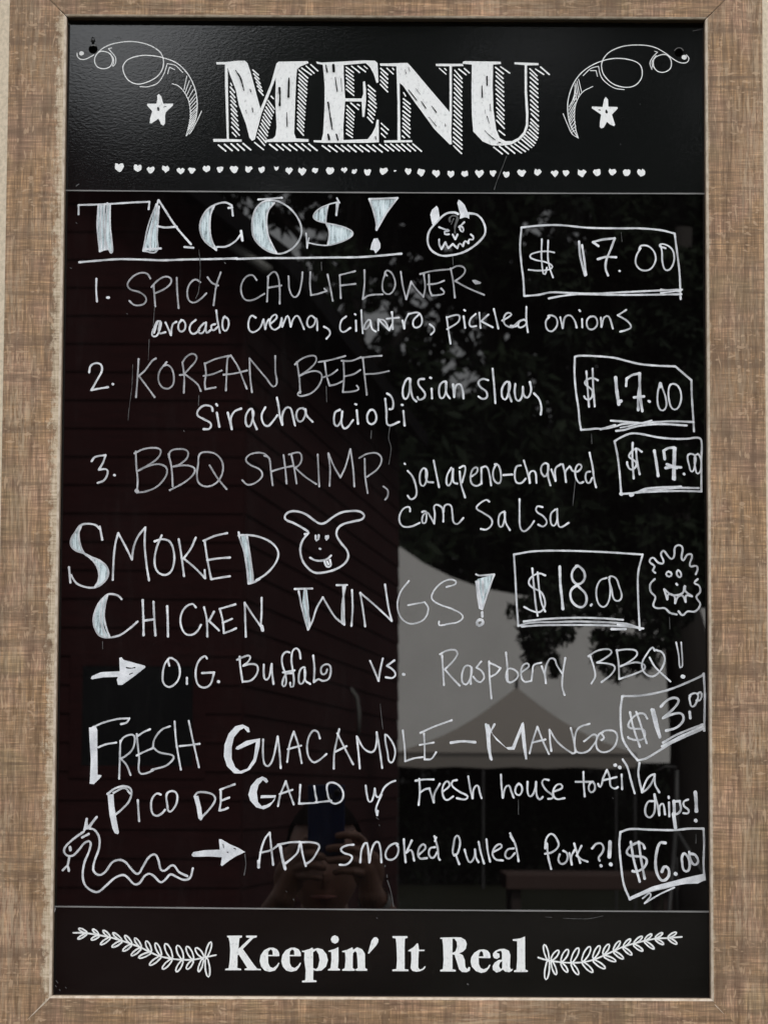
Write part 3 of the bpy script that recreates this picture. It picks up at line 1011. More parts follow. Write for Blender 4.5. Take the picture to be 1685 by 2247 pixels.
1035 170 1020 150 975 180 945 250 945 340 970 395 1020 410 1065 380 1095 285* 995 290
W 6.5
1130 360 1133 362
@panel handwritten_word|the word Buffalo in small letters
R 180 1400 .2652
W 4.8
1305 155 1310 230 1330 365
1285 180 1340 155 1390 150 1380 190 1335 230* 1400 215 1450 230 1450 290 1400 350 1330 362
1505 220 1505 300 1520 345 1550 320 1570 215* 1575 300 1585 380
R 580 1400 .2652
210 120 180 115 150 150 150 220 175 300 180 380 160 400 150 370 180 300 230 290* 
300 170 290 110 265 85 235 110 225 180 235 260 245 340 240 400 220 405 215 370
155 285 250 268
335 245 300 260 285 340 300 380 330 350 335 260* 340 350 380 380
405 145 415 250 410 365* 450 340 480 355 530 340 550 280 540 225 500 220 470 250 480 300 510 290 520 260
@panel handwritten_word|the word vs. in small letters
R 580 1400 .2652
W 4.8
875 190 910 270 945 355* 960 260 980 170
1075 185 1015 230* 1060 260 1085 300 1060 330 1005 325
W 7
1150 300 1155 302
@panel handwritten_word|the word Raspberry in thin letters
R 940 1380 .2652
W 4.4
112 220 120 340 128 465
95 210 150 180 220 175 240 205 200 270 135 335* 200 410 258 470
355 320 310 305 280 360 280 440 310 460 345 410 355 320* 350 400 350 455
435 270 395 320* 440 350 460 400 430 440 400 430 370 395
500 270 505 400 520 575
500 280 550 300 595 325* 560 370 515 395
640 195 650 300 655 435* 650 340 690 330 740 370 720 420 660 438
765 360 830 310 815 285 775 310 765 380 790 435 850 430* 860 350 870 300 930 280
935 310 960 380 970 450* 965 340 1000 250 1040 250 1060 300 1105 370
1130 240 1110 370 1105 480 1125 548
@panel handwritten_word|the word BBQ! after Raspberry
R 1100 1160 .2773
W 4.4
700 1005 730 1100 740 1170 710 1226
685 1010 760 965 850 955 870 980 810 1030 755 1060* 850 1070 895 1095 870 1150 790 1215
910 960 925 1060 930 1190* 1050 1150 1130 1110 1130 1080 1080 1060 1040 1060 950 1085 940 1090* 1000 1060 1070 1000 1060 965 990 955 910 965
1210 965 1195 940 1150 990 1110 1070 1130 1140 1190 1170 1250 1130 1290 1040 1270 980 1220 960
1170 1020 1210 1090 1270 1150 1335 1210
W 3.6
1380 900 1400 1000 1410 1100 1425 1095 1430 1060 1420 900
W 9
1430 1170 1438 1172
@panel price_box|price box reading $13.00 beside MANGO
R 1220 1420 .2291
W 5.4
630 470 800 465 950 440 1100 400 1250 340 1400 270 1410 255* 1420 450 1415 800
630 475 615 600 620 780 640 890 700 990 780 1085* 860 1065 970 1000 1100 920 1250 850 1410 780
1020 915 1150 840 1400 740
1010 950 1180 860 1400 760
W 5
870 685 840 640 780 640 710 700 690 760 730 780 830 790 850 840 830 880 760 890 690 870 685 860
705 625 740 780 800 955
765 620 800 720 865 920
W 7
915 600 940 720 985 850
930 600 960 720 990 860
W 6
1000 570 1060 510 1130 485 1170 510 1130 580 1020 680* 1120 640 1200 640 1215 700 1150 770 1050 800
1275 620 1282 680
W 4.8
1275 465 1350 450 1335 540 1300 570 1280 530 1280 470
1350 450 1380 430 1390 470 1370 510 1340 510
@panel handwritten_word|the word FRESH in large capitals
R 180 1400 .2652
W 4.6
90 740 180 700 300 670 395 665* 370 700 325 712
135 905 200 880 285 865
F 60 740 120 735 130 760 130 900 132 1130 165 1135 160 1150 120 1190 100 1210 65 1205 70 1140 75 1000 65 850
320 850 315 1000 310 1165
320 860 350 820 420 800 440 830 420 920 350 985 320 995* 370 1050 405 1135
455 795 465 900 475 1000 470 1080 485 1120 530 1120 590 1095
465 810 510 780 565 755
455 972 520 940 590 910
730 730 660 760 600 840 590 905* 640 945 750 970 760 995 700 1055 620 1080 580 1090
768 690 780 850 800 980 820 1090
885 685 920 850 970 1070
810 895 900 885 975 875
@panel handwritten_word|the word GUACAMOLE in large capitals
R 180 1400 .2652
F 1390 780 1370 780 1340 745 1305 765 1260 820 1240 900 1240 1000 1270 1070 1310 1100 1370 1080 1420 1000 1440 860 1290 925 1270 918 1280 900 1360 850 1475 830 1470 900 1440 1020 1390 1090 1320 1122 1260 1120 1200 1060 1175 980 1180 880 1215 790 1270 730 1330 715 1380 740
W 4.8
1500 840 1498 950 1510 1040 1540 1060 1580 1000 1620 815* 1635 940 1645 1075
R 580 1400 .2652
190 1025 210 880 245 775* 280 880 310 1035
195 920 305 890
460 830 440 775 400 770 360 850 360 960 400 1025 440 1020 515 960
575 1080 580 950 620 755
605 790 660 900 735 1045
590 940 680 895
790 1080 780 960 765 815* 830 920 900 940 930 850 930 780* 955 930 975 1075
W 4.4
1000 805 1020 950 1045 1030 1080 970 1075 900 1030 820 1000 800
1145 765 1160 900 1165 1020* 1240 995 1310 985
1320 790 1325 900 1325 1005* 1380 1000 1420 945
1290 785 1400 735 1550 680
1285 885 1400 865
@panel drawn_dash|dash before MANGO
R 940 1380 .2652
W 6
185 942 280 930 385 938
@panel handwritten_word|the word MANGO in large capitals
R 940 1380 .2652
W 5.4
520 1080 495 950 475 790
545 790 495 900 510 1060
F 470 790 500 790 530 870 640 980 690 975 770 780 785 770 790 790 810 1000 815 1080 800 1080 780 980 765 850 710 1000 660 1000 560 920 515 850 510 900 520 1080 505 1080 485 980
W 4.6
835 1030 860 930 900 810* 950 940 995 1035
860 940 965 915
1015 1010 1005 930 1000 835* 1070 940 1190 1030 1215 1020* 1200 920 1175 820
1330 785 1240 820 1210 900 1220 1010 1280 1025 1340 990 1385 880 1285 930
1430 920 1450 900 1430 860 1470 840 1540 850 1560 900 1530 980 1460 1020 1400 1000 1385 930 1410 870 1440 855
@panel handwritten_word|the word PICO in capitals
R 120 1680 .2652
W 5
440 235 500 190 580 170 635 200 620 290 560 360 500 410
490 225 580 185 625 230
F 440 240 490 235 495 330 515 450 535 555 525 568 500 560 480 520 455 400
690 285 695 370 702 460
880 240 850 230 810 270 800 340 815 400 850 415 890 395 915 365
930 235 935 330 950 380 990 350 1015 290 1010 230 975 210 930 235
@panel handwritten_word|the word DE in capitals
R 120 1680 .2652
W 5
1160 255 1180 225 1240 220 1310 240 1330 280 1290 350 1215 430
F 1150 250 1190 250 1215 350 1225 440 1210 455 1190 435 1175 340
1375 210 1375 300 1365 370* 1400 365 1435 350
1370 200 1420 180 1490 155
1380 290 1445 265
@panel handwritten_word|the word GALLO in capitals
R 520 1680 .2652
F 260 130 245 145 215 120 180 160 165 220 175 300 205 335 245 325 290 300 315 265 195 270 200 245 325 245 310 290 270 340 220 362 160 345 110 290 95 240 115 170 165 110 210 90 245 105
W 4.8
340 335 360 240 405 130* 430 210 470 320
355 235 460 200
525 160 520 240 515 315* 600 310 655 300 650 240 640 170
655 305 780 290
745 160 790 140 850 170 880 230 865 290 810 315 770 290 750 230 748 160
@panel handwritten_word|the abbreviation w/
R 520 1680 .2652
W 4.8
1065 165 1075 240 1100 300 1130 250 1140 190* 1150 250 1175 260 1220 180 1270 140 1310 125
1195 240 1165 310 1150 360 1160 410
1160 400 1165 375
@panel handwritten_word|the word Fresh in small letters
R 880 1660 .2652
W 4.8
150 185 155 290 145 400
120 200 190 190 268 190
155 300 200 270 235 265
235 270 270 380* 275 310 320 225
345 290 400 240 380 205 345 250 345 320 375 360 430 330
460 195 425 205 420 240 480 290 550 330 530 355 460 345
555 165 570 260 590 345* 600 270 630 240 650 300 665 345
@panel handwritten_word|the word house in small letters
R 880 1660 .2652
W 4.8
825 150 830 250 840 340* 860 260 890 240 910 290 930 340
975 225 950 250 945 300 975 320 1000 280 990 235 970 225
1045 210 1045 290 1065 330 1100 290 1115 210* 1120 320 1145 355 1170 335
1220 195 1180 190 1165 220 1200 280 1250 320 1250 345 1215 350
1260 290 1330 260 1320 230 1280 240 1255 300 1280 350 1350 345
@panel handwritten_word|the word tortilla in small letters
R 1220 1420 .2291
W 4.8
260 1195 262 1300 272 1430
185 1290 350 1290
340 1290 310 1340 330 1390 365 1370 365 1310 330 1290
400 1310 420 1340 450 1250 485 1175* 510 1240 520 1330 560 1355 590 1340
450 1275 575 1245
625 1220 630 1360
W 8
605 1150 610 1155
560 1130 565 1130
W 5
635 1075 680 1150 715 1280 750 1400
795 1110 785 1220 820 1390* 835 1340 868 1265 905 1228 940 1218* 935 1250 900 1320 855 1370 820 1390
940 1218 945 1315 985 1390
@panel handwritten_word|the word chips! squeezed in at the right edge
R 1220 1420 .2291
W 5
925 1475 880 1480 850 1550 860 1610 900 1630 940 1570 940 1410* 970 1520 985 1610* 990 1520 1020 1500 1040 1600
1075 1432 1076 1446
1078 1488 1081 1620
W 7
1125 1475 1130 1600
W 5
W 5.6
1180 1480 1190 1560 1150 1600 1120 1590
1120 1480 1180 1475
W 8.5
1122 1600 1140 1730
W 5
1260 1460 1220 1480 1220 1520 1265 1560 1260 1590 1215 1590
W 8.5
1330 1390 1337 1480 1340 1570
1333 1660 1337 1664
@panel horned_snake_drawing|drawing of a snake with small horns
R 120 1680 .2652
W 5.4
245 545 180 590 110 650 80 700 100 740 150 745 200 700 250 640 295 630 290 700 250 800 235 900 250 980 300 1030 360 1045 420 1000 500 930 570 905 610 930 660 980 700 975 750 910 790 895 830 920 880 965 920 940 960 900 1010 920 1070 945 1120 930 1145 850
290 520 330 530 370 590 370 680 330 800 325 870 370 905 420 880 480 800 540 780 590 800 640 860 690 895 730 840 780 760 830 735 860 780 880 860 910 870 980 825 1030 880 1100 915
125 750 110 830
100 835 70 865
115 840 120 870
250 530 268 440* 270 520
290 510 350 425* 270 520
W 5
230 595 285 565
W 6.4
130 675 133 698
@panel drawn_arrow|solid arrow pointing at ADD smoked Pulled Pork
R 120 1680 .2652
F 1132 740 1150 715 1240 700 1368 695 1360 610 1380 608 1450 650 1520 680 1578 715 1500 750 1440 790 1385 832 1375 820 1385 758 1280 752 1150 755
K 2 1395 650 1400 680
K 2 1430 715 1435 718
K 2 1485 685 1500 690
@panel handwritten_word|the word ADD in capitals
R 520 1680 .2652
W 5
180 840 200 700 235 600 272 555* 285 680 300 820
195 720 280 700 340 660
340 655 440 635 520 632
W 7
360 670 375 760 400 855
180 790 180 840
W 5
520 650 500 720 440 780 400 810
530 650 545 740 570 830
520 635 620 635 680 660 660 720 620 780 570 815
@panel handwritten_word|the word smoked in small letters
R 520 1680 .2652
W 5
965 655 910 660 860 690 880 720 950 750 940 790 900 820 850 820
1020 800 1030 700 1050 650* 1075 640 1095 800* 1120 680 1160 630 1185 680 1195 800
1330 650 1270 660 1230 720 1240 770 1290 775 1330 730 1325 660
1380 610 1385 700 1395 800
1445 620 1400 720* 1440 700 1465 785
1500 740 1560 680 1540 650 1500 700 1510 765 1570 765
R 880 1660 .2652
280 750 240 760 230 810 260 840 300 790
275 660 300 750 310 840 320 855
290 670 280 700
@panel handwritten_word|the word Pulled in small letters
R 880 1660 .2652
W 4.8
440 820 435 720 460 655 485 690 480 760 450 810* 465 850 480 890
525 770 545 840 570 875 605 830 610 770* 620 840 640 875
640 705 660 800 685 885
705 685 715 780 735 870
760 790 830 750 820 725 780 745 755 800 780 850 840 860
930 760 880 770 860 820 890 845 940 800
900 635 940 720 960 800 970 865
905 660 930 700
@panel handwritten_word|the word Pork?! in small letters
R 880 1660 .2652
W 5
1190 760 1200 680 1240 640 1285 680 1300 740 1250 790 1190 805
1205 720 1215 830 1240 930
1310 810 1300 860 1330 890 1370 860 1370 800 1340 780
1390 800 1410 895* 1405 830 1435 770
1430 720 1450 790 1480 880
1490 740 1450 820* 1490 850 1540 870
R 1240 1700 .217
270 745 310 700 360 695 385 740 370 790 335 840 345 870
W 7
357 918 361 922
W 9
450 680 448 750 443 830
457 905 461 909
@panel price_box|price box reading $6.00 beside Pulled Pork
R 1240 1700 .217
W 5.4
555 580 650 550 850 555 1100 560 1250 545 1395 545* 1400 700 1395 900 1405 1060* 1250 1080 1050 1130 850 1180 650 1260* 590 1110 560 900 545 700 555 580
F 640 1240 880 1130 1200 1045 1400 1000 1410 1065 1340 1100 1210 1105 1060 1130 860 1175 680 1260
W 4
780 1250 860 1205 800 1300* 950 1210 1100 1140
W 6
800 745 780 700 720 690 640 740 620 790 660 820 780 830 820 860 800 930 720 980 680 975
660 680 690 860 750 1080
740 680 765 860 800 1050
W 7
1010 690 955 690 920 790 910 900 930 1010 980 1070 1040 1030 1040 950 1000 930 975 980
W 9
1110 1000 1115 1004
W 6
1185 810 1180 900 1200 970 1240 970 1255 900 1230 820 1190 800
1250 780 1260 850 1300 910 1340 880 1310 810 1270 800
@panel ink_drip|thin dried drip line below the word aioli
R 580 760 .2652
W 2
1040 660 1028 760 1048 840 1030 975
@panel ink_drip|thin dried drip line by the lower seam
R 520 1680 .2652
W 2.2
1245 950 1275 1050 1295 1165
1240 905 1242 925
1225 825 1225 835
@panel ink_drip|short dried drip hanging from the tip of the lower arrow
R 120 1680 .2652
W 2.4
1575 735 1583 820 1568 905
@footer printed_sprig|left printed leafy sprig
R 140 1990 .217
W 3.6
100 262 180 262 250 268 370 288 480 310 600 345 700 380 790 415 890 465 980 500 1100 525 1210 535 1320 532 1430 510 1540 487
L 3.5 240 265 155 218 14
L 3.5 360 285 295 225 14
L 3.5 470 305 400 238 15
L 3.5 590 340 500 262 15
L 3.5 690 375 620 290 16
L 3.5 785 410 720 315 17
L 3.5 885 455 835 345 20
L 3.5 985 490 930 365 20
L 3.5 1095 520 1030 372 26
L 3.5 1205 530 1150 390 26
L 3.5 1310 530 1245 400 24
L 3.5 1415 515 1335 415 24
L 3.5 1440 510 1490 355 20
L 3.5 240 268 145 325 13
L 3.5 365 290 280 332 14
L 3.5 475 310 375 380 16
L 3.5 595 345 490 405 16
L 3.5 690 380 600 445 16
L 3.5 785 415 685 492 17
L 3.5 885 460 760 515 17
L 3.5 985 500 870 588 19
L 3.5 1095 530 1000 628 20
L 3.5 1205 540 1140 655 20
L 3.5 1310 540 1245 628 20
L 3.5 1410 525 1365 655 17
L 3.5 1445 520 1465 708 22
@footer printed_sprig|right printed leafy sprig
R 1160 1990 .217
W 3.6
95 512 150 530 220 545 330 560 430 565 540 560 650 535 760 490 860 445 960 400 1060 370 1180 340 1290 320 1400 315 1545 303
L 3.5 195 535 155 382 20
L 3.5 225 540 300 440 22
L 3.5 330 550 395 430 24
L 3.5 430 560 500 415 24
L 3.5 540 550 618 402 26
L 3.5 650 520 715 392 22
L 3.5 750 480 808 378 20
L 3.5 855 440 920 345 17
L 3.5 955 400 1025 325 16
L 3.5 1060 370 1145 298 16
L 3.5 1170 335 1240 275 15
L 3.5 1275 315 1350 262 14
L 3.5 1405 308 1490 258 15
L 3.5 195 545 172 735 22
L 3.5 230 550 275 685 18
L 3.5 325 565 390 660 18
L 3.5 430 570 500 685 20
L 3.5 540 560 645 660 20
L 3.5 650 540 770 622 20
L 3.5 755 495 878 550 17
L 3.5 855 450 955 525 17
L 3.5 950 410 1040 485 16
L 3.5 1055 380 1150 445 16
L 3.5 1165 345 1265 425 15
L 3.5 1275 325 1360 378 14
L 3.5 1405 315 1495 375 15
@footer printed_letter|printed capital K
R 480 2020 .217
F 85 152 238 152 236 170 212 178 205 230 203 285 318 175 278 170 278 152 388 152 385 170 350 178 245 288 360 450 390 485 428 490 428 502 262 502 262 487 290 480 205 345 192 350 190 480 230 488 228 502 68 502 68 488 102 482 112 400 118 300 112 220 102 175 88 168
@footer printed_letter|printed letter e
R 480 2020 .217
F 615 352 610 320 590 290 550 273 510 275 460 300 425 350 415 410 430 465 465 505 515 518 570 505 600 465 615 430 606 425 585 455 550 480 520 468 502 430 500 360 612 360
B 500 347 505 310 525 290 545 305 547 347
@footer printed_letter|printed letter e
R 480 2020 .217
F 833 352 828 320 808 290 768 273 728 275 678 300 643 350 633 410 648 465 683 505 733 518 788 505 818 465 833 430 824 425 803 455 768 480 738 468 720 430 718 360 830 360
B 718 347 723 310 743 290 763 305 765 347
@footer printed_letter|printed letter p
R 480 2020 .217
F 840 305 860 305 925 285 948 272 955 290 1000 278 1050 290 1090 340 1105 400 1085 465 1040 505 990 510 958 500 955 600 990 608 988 622 845 625 842 610 875 602 880 500 865 400 868 320 845 318
B 955 320 985 300 1010 340 1020 400 1005 470 985 490 955 478
@footer printed_letter|printed letter i
R 480 2020 .217
F 1108 305 1170 288 1210 268 1212 400 1205 480 1228 492 1225 505 1105 505 1105 492 1130 482 1140 400 1138 318 1110 315
F 1175 148 1205 162 1215 190 1205 220 1175 234 1145 220 1133 190 1145 162
@footer printed_letter|printed letter n
R 480 2020 .217
F 1248 308 1300 295 1352 270 1358 295 1400 270 1450 290 1478 335 1480 480 1503 492 1500 508 1392 508 1380 495 1405 480 1402 400 1395 325 1380 310 1358 330 1355 400 1355 480 1378 492 1375 508 1250 508 1248 495 1275 480 1282 400 1278 322 1250 318
@footer printed_letter|printed apostrophe
R 480 2020 .217
F 1508 332 1545 200 1570 170 1595 168 1615 190 1612 220 1590 255 1518 335
@footer printed_letter|printed capital I
R 820 2020 .217
F 188 157 340 157 343 175 315 182 312 250 312 490 352 497 350 512 190 512 186 497 228 488 235 400 230 250 222 182 190 175
@footer printed_letter|printed letter t
R 820 2020 .217
F 348 302 400 270 438 230 448 232 458 295 515 295 512 308 455 310 450 400 450 475 465 495 495 485 515 460 525 468 505 495 470 512 430 518 390 508 372 480 380 400 378 312 350 310
@footer printed_letter|printed capital R
R 820 2020 .217
F 672 172 830 168 880 170 925 195 940 235 930 285 900 315 862 330 900 350 920 400 925 470 945 490 960 468 975 475 970 505 940 522 890 520 860 490 840 420 815 345 795 342 795 490 828 500 828 515 672 515 670 500 698 490 705 400 700 250 692 188 672 185
B 795 185 815 183 838 215 842 265 825 312 795 325
@footer printed_letter|printed letter e
R 820 2020 .217
F 1180 368 1172 330 1150 302 1110 290 1065 295 1015 325 985 370 978 415 990 465 1030 510 1085 530 1135 518 1165 480 1178 448 1168 445 1150 475 1110 492 1080 480 1062 440 1060 378 1175 380
B 1060 362 1068 325 1085 308 1103 322 1108 362
@footer printed_letter|printed letter a
R 820 2020 .217
F 1205 330 1230 305 1270 288 1320 285 1365 305 1380 350 1375 470 1385 492 1405 488 1400 505 1370 522 1330 518 1305 495 1275 515 1240 525 1205 500 1200 460 1220 425 1260 400 1295 395 1295 330 1285 305 1250 312 1240 325 1268 335 1272 370 1245 388 1215 380 1203 355
B 1297 410 1275 425 1265 460 1280 490 1297 480
@footer printed_letter|printed letter l
R 820 2020 .217
F 1402 190 1480 180 1528 160 1528 300 1530 495 1558 505 1555 520 1415 520 1418 505 1440 498 1448 400 1448 208 1405 205
'''
MATS = [m_print, m_ink, m_thin, m_wash, m_dim, None]

class Ink:
    def __init__(s): s.v = []; s.f = []; s.m = []; s.k = 0; s.l = []; s.ld = 1.0; s.hand = False
    def lay(s):
        s.k += 1; return .00015 + s.k * 2.0e-5
    def pt(s, p, y):
        x, z = on_board(p[0], p[1]); s.v.append((x, -y, z - BZ)); s.l.append(s.ld); return len(s.v) - 1
    def run(s, P, w, m, jit=.07):
        # P: list of source pixels (already smoothed), one run without sharp corners
        if len(P) < 2: P = [P[0], (P[0][0] + .5, P[0][1])]
        y0 = s.lay(); n = len(P)
        A = np.array(P, float)
        T = np.zeros_like(A); T[1:-1] = A[2:] - A[:-2]; T[0] = A[1] - A[0]; T[-1] = A[-1] - A[-2]
        ln = np.hypot(T[:, 0], T[:, 1]); ln[ln < 1e-6] = 1; T /= ln[:, None]
        Nn = np.stack([-T[:, 1], T[:, 0]], 1)
        ph = random.random() * 6.28; idx = []; lvl = random.uniform(.66, .92)
        if s.hand: w *= .85
        ar = np.concatenate([[0], np.cumsum(np.hypot(*(A[1:] - A[:-1]).T))]); tot = ar[-1]
        for i in range(n):
            wi = w * .5 * (1 + jit * math.sin(i * .55 + ph) + jit * .6 * math.sin(i * 1.7 + 2 * ph))
            yy = y0 + 1.5e-5 * i / n
            if s.hand:
                e_ = min(ar[i], tot - ar[i]); pool = math.exp(-(e_ / 6.0) ** 2)
                s.ld = min(1.0, lvl + .10 * math.sin(ar[i] * .045 + ph) + .06 * math.sin(ar[i] * .21 + 3 * ph) + .30 * pool); wi *= 1 + .13 * pool
            else: s.ld = 1.0
            idx.append((s.pt(A[i] + Nn[i] * wi, yy), s.pt(A[i] - Nn[i] * wi, yy), wi, yy))
        for a, b in zip(idx, idx[1:]):
            s.f.append((a[0], a[1], b[1], b[0])); s.m.append(m)
        for e, sgn in ((0, -1), (n - 1, 1)):      # round caps
            c = A[e]; a0, a1, wi, yy = idx[e]; base = math.atan2(Nn[e][1], Nn[e][0]); fan = []
            for k in range(1, 6):
                th = base - sgn * math.pi * k / 6
                fan.append(s.pt((c[0] + wi * math.cos(th), c[1] + wi * math.sin(th)), yy))
            s.f.append((a0, *fan, a1)); s.m.append(m)
        s.ld = 1.0
    def stroke(s, pts, w, m, jit=.07):
        # pts: list of (x, y, corner)
        runs = [[]]
        for p in pts:
            runs[-1].append(p[:2])
            if p[2]: runs.append([p[:2]])
        for r in runs:
            if len(r) == 1 and len(runs) > 1: continue
            s.run(smooth(r), w, m, jit)
    def fill(s, pts, m, smooth_it=False):
        y = s.lay(); ids = [s.pt(p, y) for p in pts]; s.f.append(tuple(ids)); s.m.append(m)

def smooth(P, step=3.2):
    if len(P) < 3:
        if len(P) == 2:
            (x0, y0), (x1, y1) = P; n = max(2, int(math.hypot(x1 - x0, y1 - y0) / 9) + 1)
            return [(x0 + (x1 - x0) * k / n, y0 + (y1 - y0) * k / n) for k in range(n + 1)]
        return P
    out = []; Q = [np.array(p, float) for p in P]
    if math.hypot(*(Q[0] - Q[-1])) < 4 and len(Q) > 4:      # closed loop: wrap the tangents
        Q = [Q[-2]] + Q + [Q[1]]
    else: Q = [2 * Q[0] - Q[1]] + Q + [2 * Q[-1] - Q[-2]]
    for i in range(1, len(Q) - 2):
        p0, p1, p2, p3 = Q[i - 1:i + 3]; d = math.hypot(*(p2 - p1)); n = max(1, int(d / step))
        # centripetal-ish: limit tangents to the segment length
        t1 = (p2 - p0); t2 = (p3 - p1)
        l1 = math.hypot(*t1) or 1; l2 = math.hypot(*t2) or 1
        t1 = t1 / l1 * d; t2 = t2 / l2 * d
        for k in range(n):
            t = k / n; h00 = 2*t**3 - 3*t**2 + 1; h10 = t**3 - 2*t**2 + t; h01 = -2*t**3 + 3*t**2; h11 = t**3 - t**2
            out.append(tuple(h00 * p1 + h10 * t1 + h01 * p2 + h11 * t2))
    out.append(tuple(Q[-2])); return out

def nums(tok, reg):
    pts = []; k = 0
    while k + 1 < len(tok) + 0:
        x = tok[k]; y = tok[k + 1]; c = y.endswith('*'); y = y.rstrip('*')
        pts.append((reg[0] + float(x) * reg[2], reg[1] + float(y) * reg[2], c)); k += 2
    return pts

def build_part(where, name, label, lines):
    ink = Ink(); reg = (0, 0, 1); w = 4.5; ink.hand = where == 'panel'
    printed = name.startswith('printed')
    thin = any(k in label for k in ('thin grey',))
    m0 = 0 if printed else (2 if thin else 1)
    if name == 'ink_drip': m0 = 4
    late = []
    for pas in (0, 1, 2):
        reg = (0, 0, 1)
        for ln in lines:
            t = ln.split()
            if not t: continue
            c = t[0]
            if c == 'R': reg = tuple(map(float, t[1:4])); continue
            if c == 'W': w = float(t[1]); continue
            if c == 'G':
                if pas == 0: ink.fill(nums(t[1:], reg), 3)
                continue
            if c in 'KB':
                if pas == 2:
                    if c == 'K': ink.stroke(nums(t[2:], reg), float(t[1]), 5, .25)
                    else: ink.fill(nums(t[1:], reg), 5)
                continue
            if pas != 1: continue
            if c == 'F': ink.fill(nums(t[1:], reg), m0)
            elif c == 'H':
                n = int(t[1]); ww = float(t[2]); keys = [list(map(float, s.split())) for s in ' '.join(t[3:]).split('|')]
                for k in range(n):
                    q = 0 if n == 1 else k / (n - 1) * (len(keys) - 1); i = min(int(q), len(keys) - 2) if len(keys) > 1 else 0; f = q - i
                    a = keys[i]; b = keys[min(i + 1, len(keys) - 1)]; v = [a[j] + (b[j] - a[j]) * f + random.uniform(-3, 3) for j in range(4)]
                    ink.stroke([(reg[0] + v[0] * reg[2], reg[1] + v[1] * reg[2], 0), (reg[0] + v[2] * reg[2], reg[1] + v[3] * reg[2], 0)], ww, m0)
            elif c == 'L':
                ww, bx, by, tx, ty, hw = map(float, t[1:7]); d = np.array([tx - bx, ty - by]); n = np.array([-d[1], d[0]]) / math.hypot(*d) * hw
                b = np.array([bx, by]); P = [b, b + d * .3 + n * .85, b + d * .62 + n, b + d * .93 + n * .55, b + d, b + d * .93 - n * .55, b + d * .62 - n, b + d * .3 - n * .85, b]
                ink.stroke([(reg[0] + p[0] * reg[2], reg[1] + p[1] * reg[2], 0) for p in P], ww, m0)
            else: ink.stroke(nums(t, reg), w, m0)
    o = finish(ink, name, where)
    return o

def finish(ink, name, where):
    parent = PANEL[where]
    base = {'header': m_header, 'panel': m_gloss, 'footer': m_footer}[where]
    me = bpy.data.meshes.new(name); me.from_pydata(ink.v, [], ink.f)
    for m in MATS[:5] + [base]: me.materials.append(m)
    me.polygons.foreach_set('material_index', ink.m); me.update()
    at = me.attributes.new('load', 'FLOAT', 'POINT'); at.data.foreach_set('value', ink.l)
    bm = bmesh.new(); bm.from_mesh(me)
    big = [f for f in bm.faces if len(f.verts) > 8]
    bmesh.ops.triangulate(bm, faces=big, ngon_method='EAR_CLIP')
    bm.normal_update()
    for f in bm.faces:
        if f.normal.y > 0: f.normal_flip()
    bm.to_mesh(me); bm.free()
    return link(bpy.data.objects.new(name, me), parent)

cur = None
for ln in TR.strip().splitlines() + ['@end']:
    if ln.startswith('@'):
        if cur:
            o = build_part(*cur)
            o['label'] = cur[2]
        if ln == '@end': break
        a, lab = ln[1:].split('|'); where, name = a.split(); cur = (where, name, lab, [])
    else: cur[3].append(ln)

# the row of little printed hearts
HE = []
for s, x0, y0, L in ((.3617, 0, 0, [(725,1015,1.25),(838,1020,1.1),(917,1030,1),(1007,1025,1),(1098,1037,1),(1166,1035,.95),(1254,1025,1),(1337,1028,.95),(1423,1027,1.15),(1509,1028,.95),(1586,1030,.9)]),
                     (.2411, 450, 100, [(650,1120,.7),(764,1137,1),(883,1143,1.1),(1005,1138,.85),(1140,1140,1.15),(1268,1132,.8),(1358,1148,.75),(1478,1152,1.05),(1622,1143,1.1)]),
                     (.2532, 800, 100, [(262,1087,.35),(380,1088,.95),(490,1098,1.1),(620,1107,1.1),(745,1112,.95),(867,1112,.95),(993,1107,1.15),(1110,1105,.95),(1228,1115,.95),(1360,1103,1.15)]),
                     (.3165, 1160, 0, [(62,1195,1),(178,1203,1),(257,1200,.95),(367,1200,1.15),(472,1195,1.1),(580,1193,1),(678,1197,1.05),(777,1198,1.2)])):
    for (u, v, k) in L: HE.append((x0 + u * s, y0 + v * s, k))
for (hx, hy, k) in HE:
    ink = Ink(); a = 8.2 * k; r = lambda: random.uniform(-1.3, 1.3)
    P = [(-1, -.35), (-.75, -.85), (-.35, -.75), (0, -.62), (.35, -.85), (.8, -.75), (1, -.25), (.75, .35), (.35, .8), (-.05, 1.02), (-.45, .75), (-.85, .25)]
    ink.fill([(hx + a * x + r(), hy + a * .95 * y + r()) for x, y in P], 0)
    finish(ink, 'printed_heart', 'header')

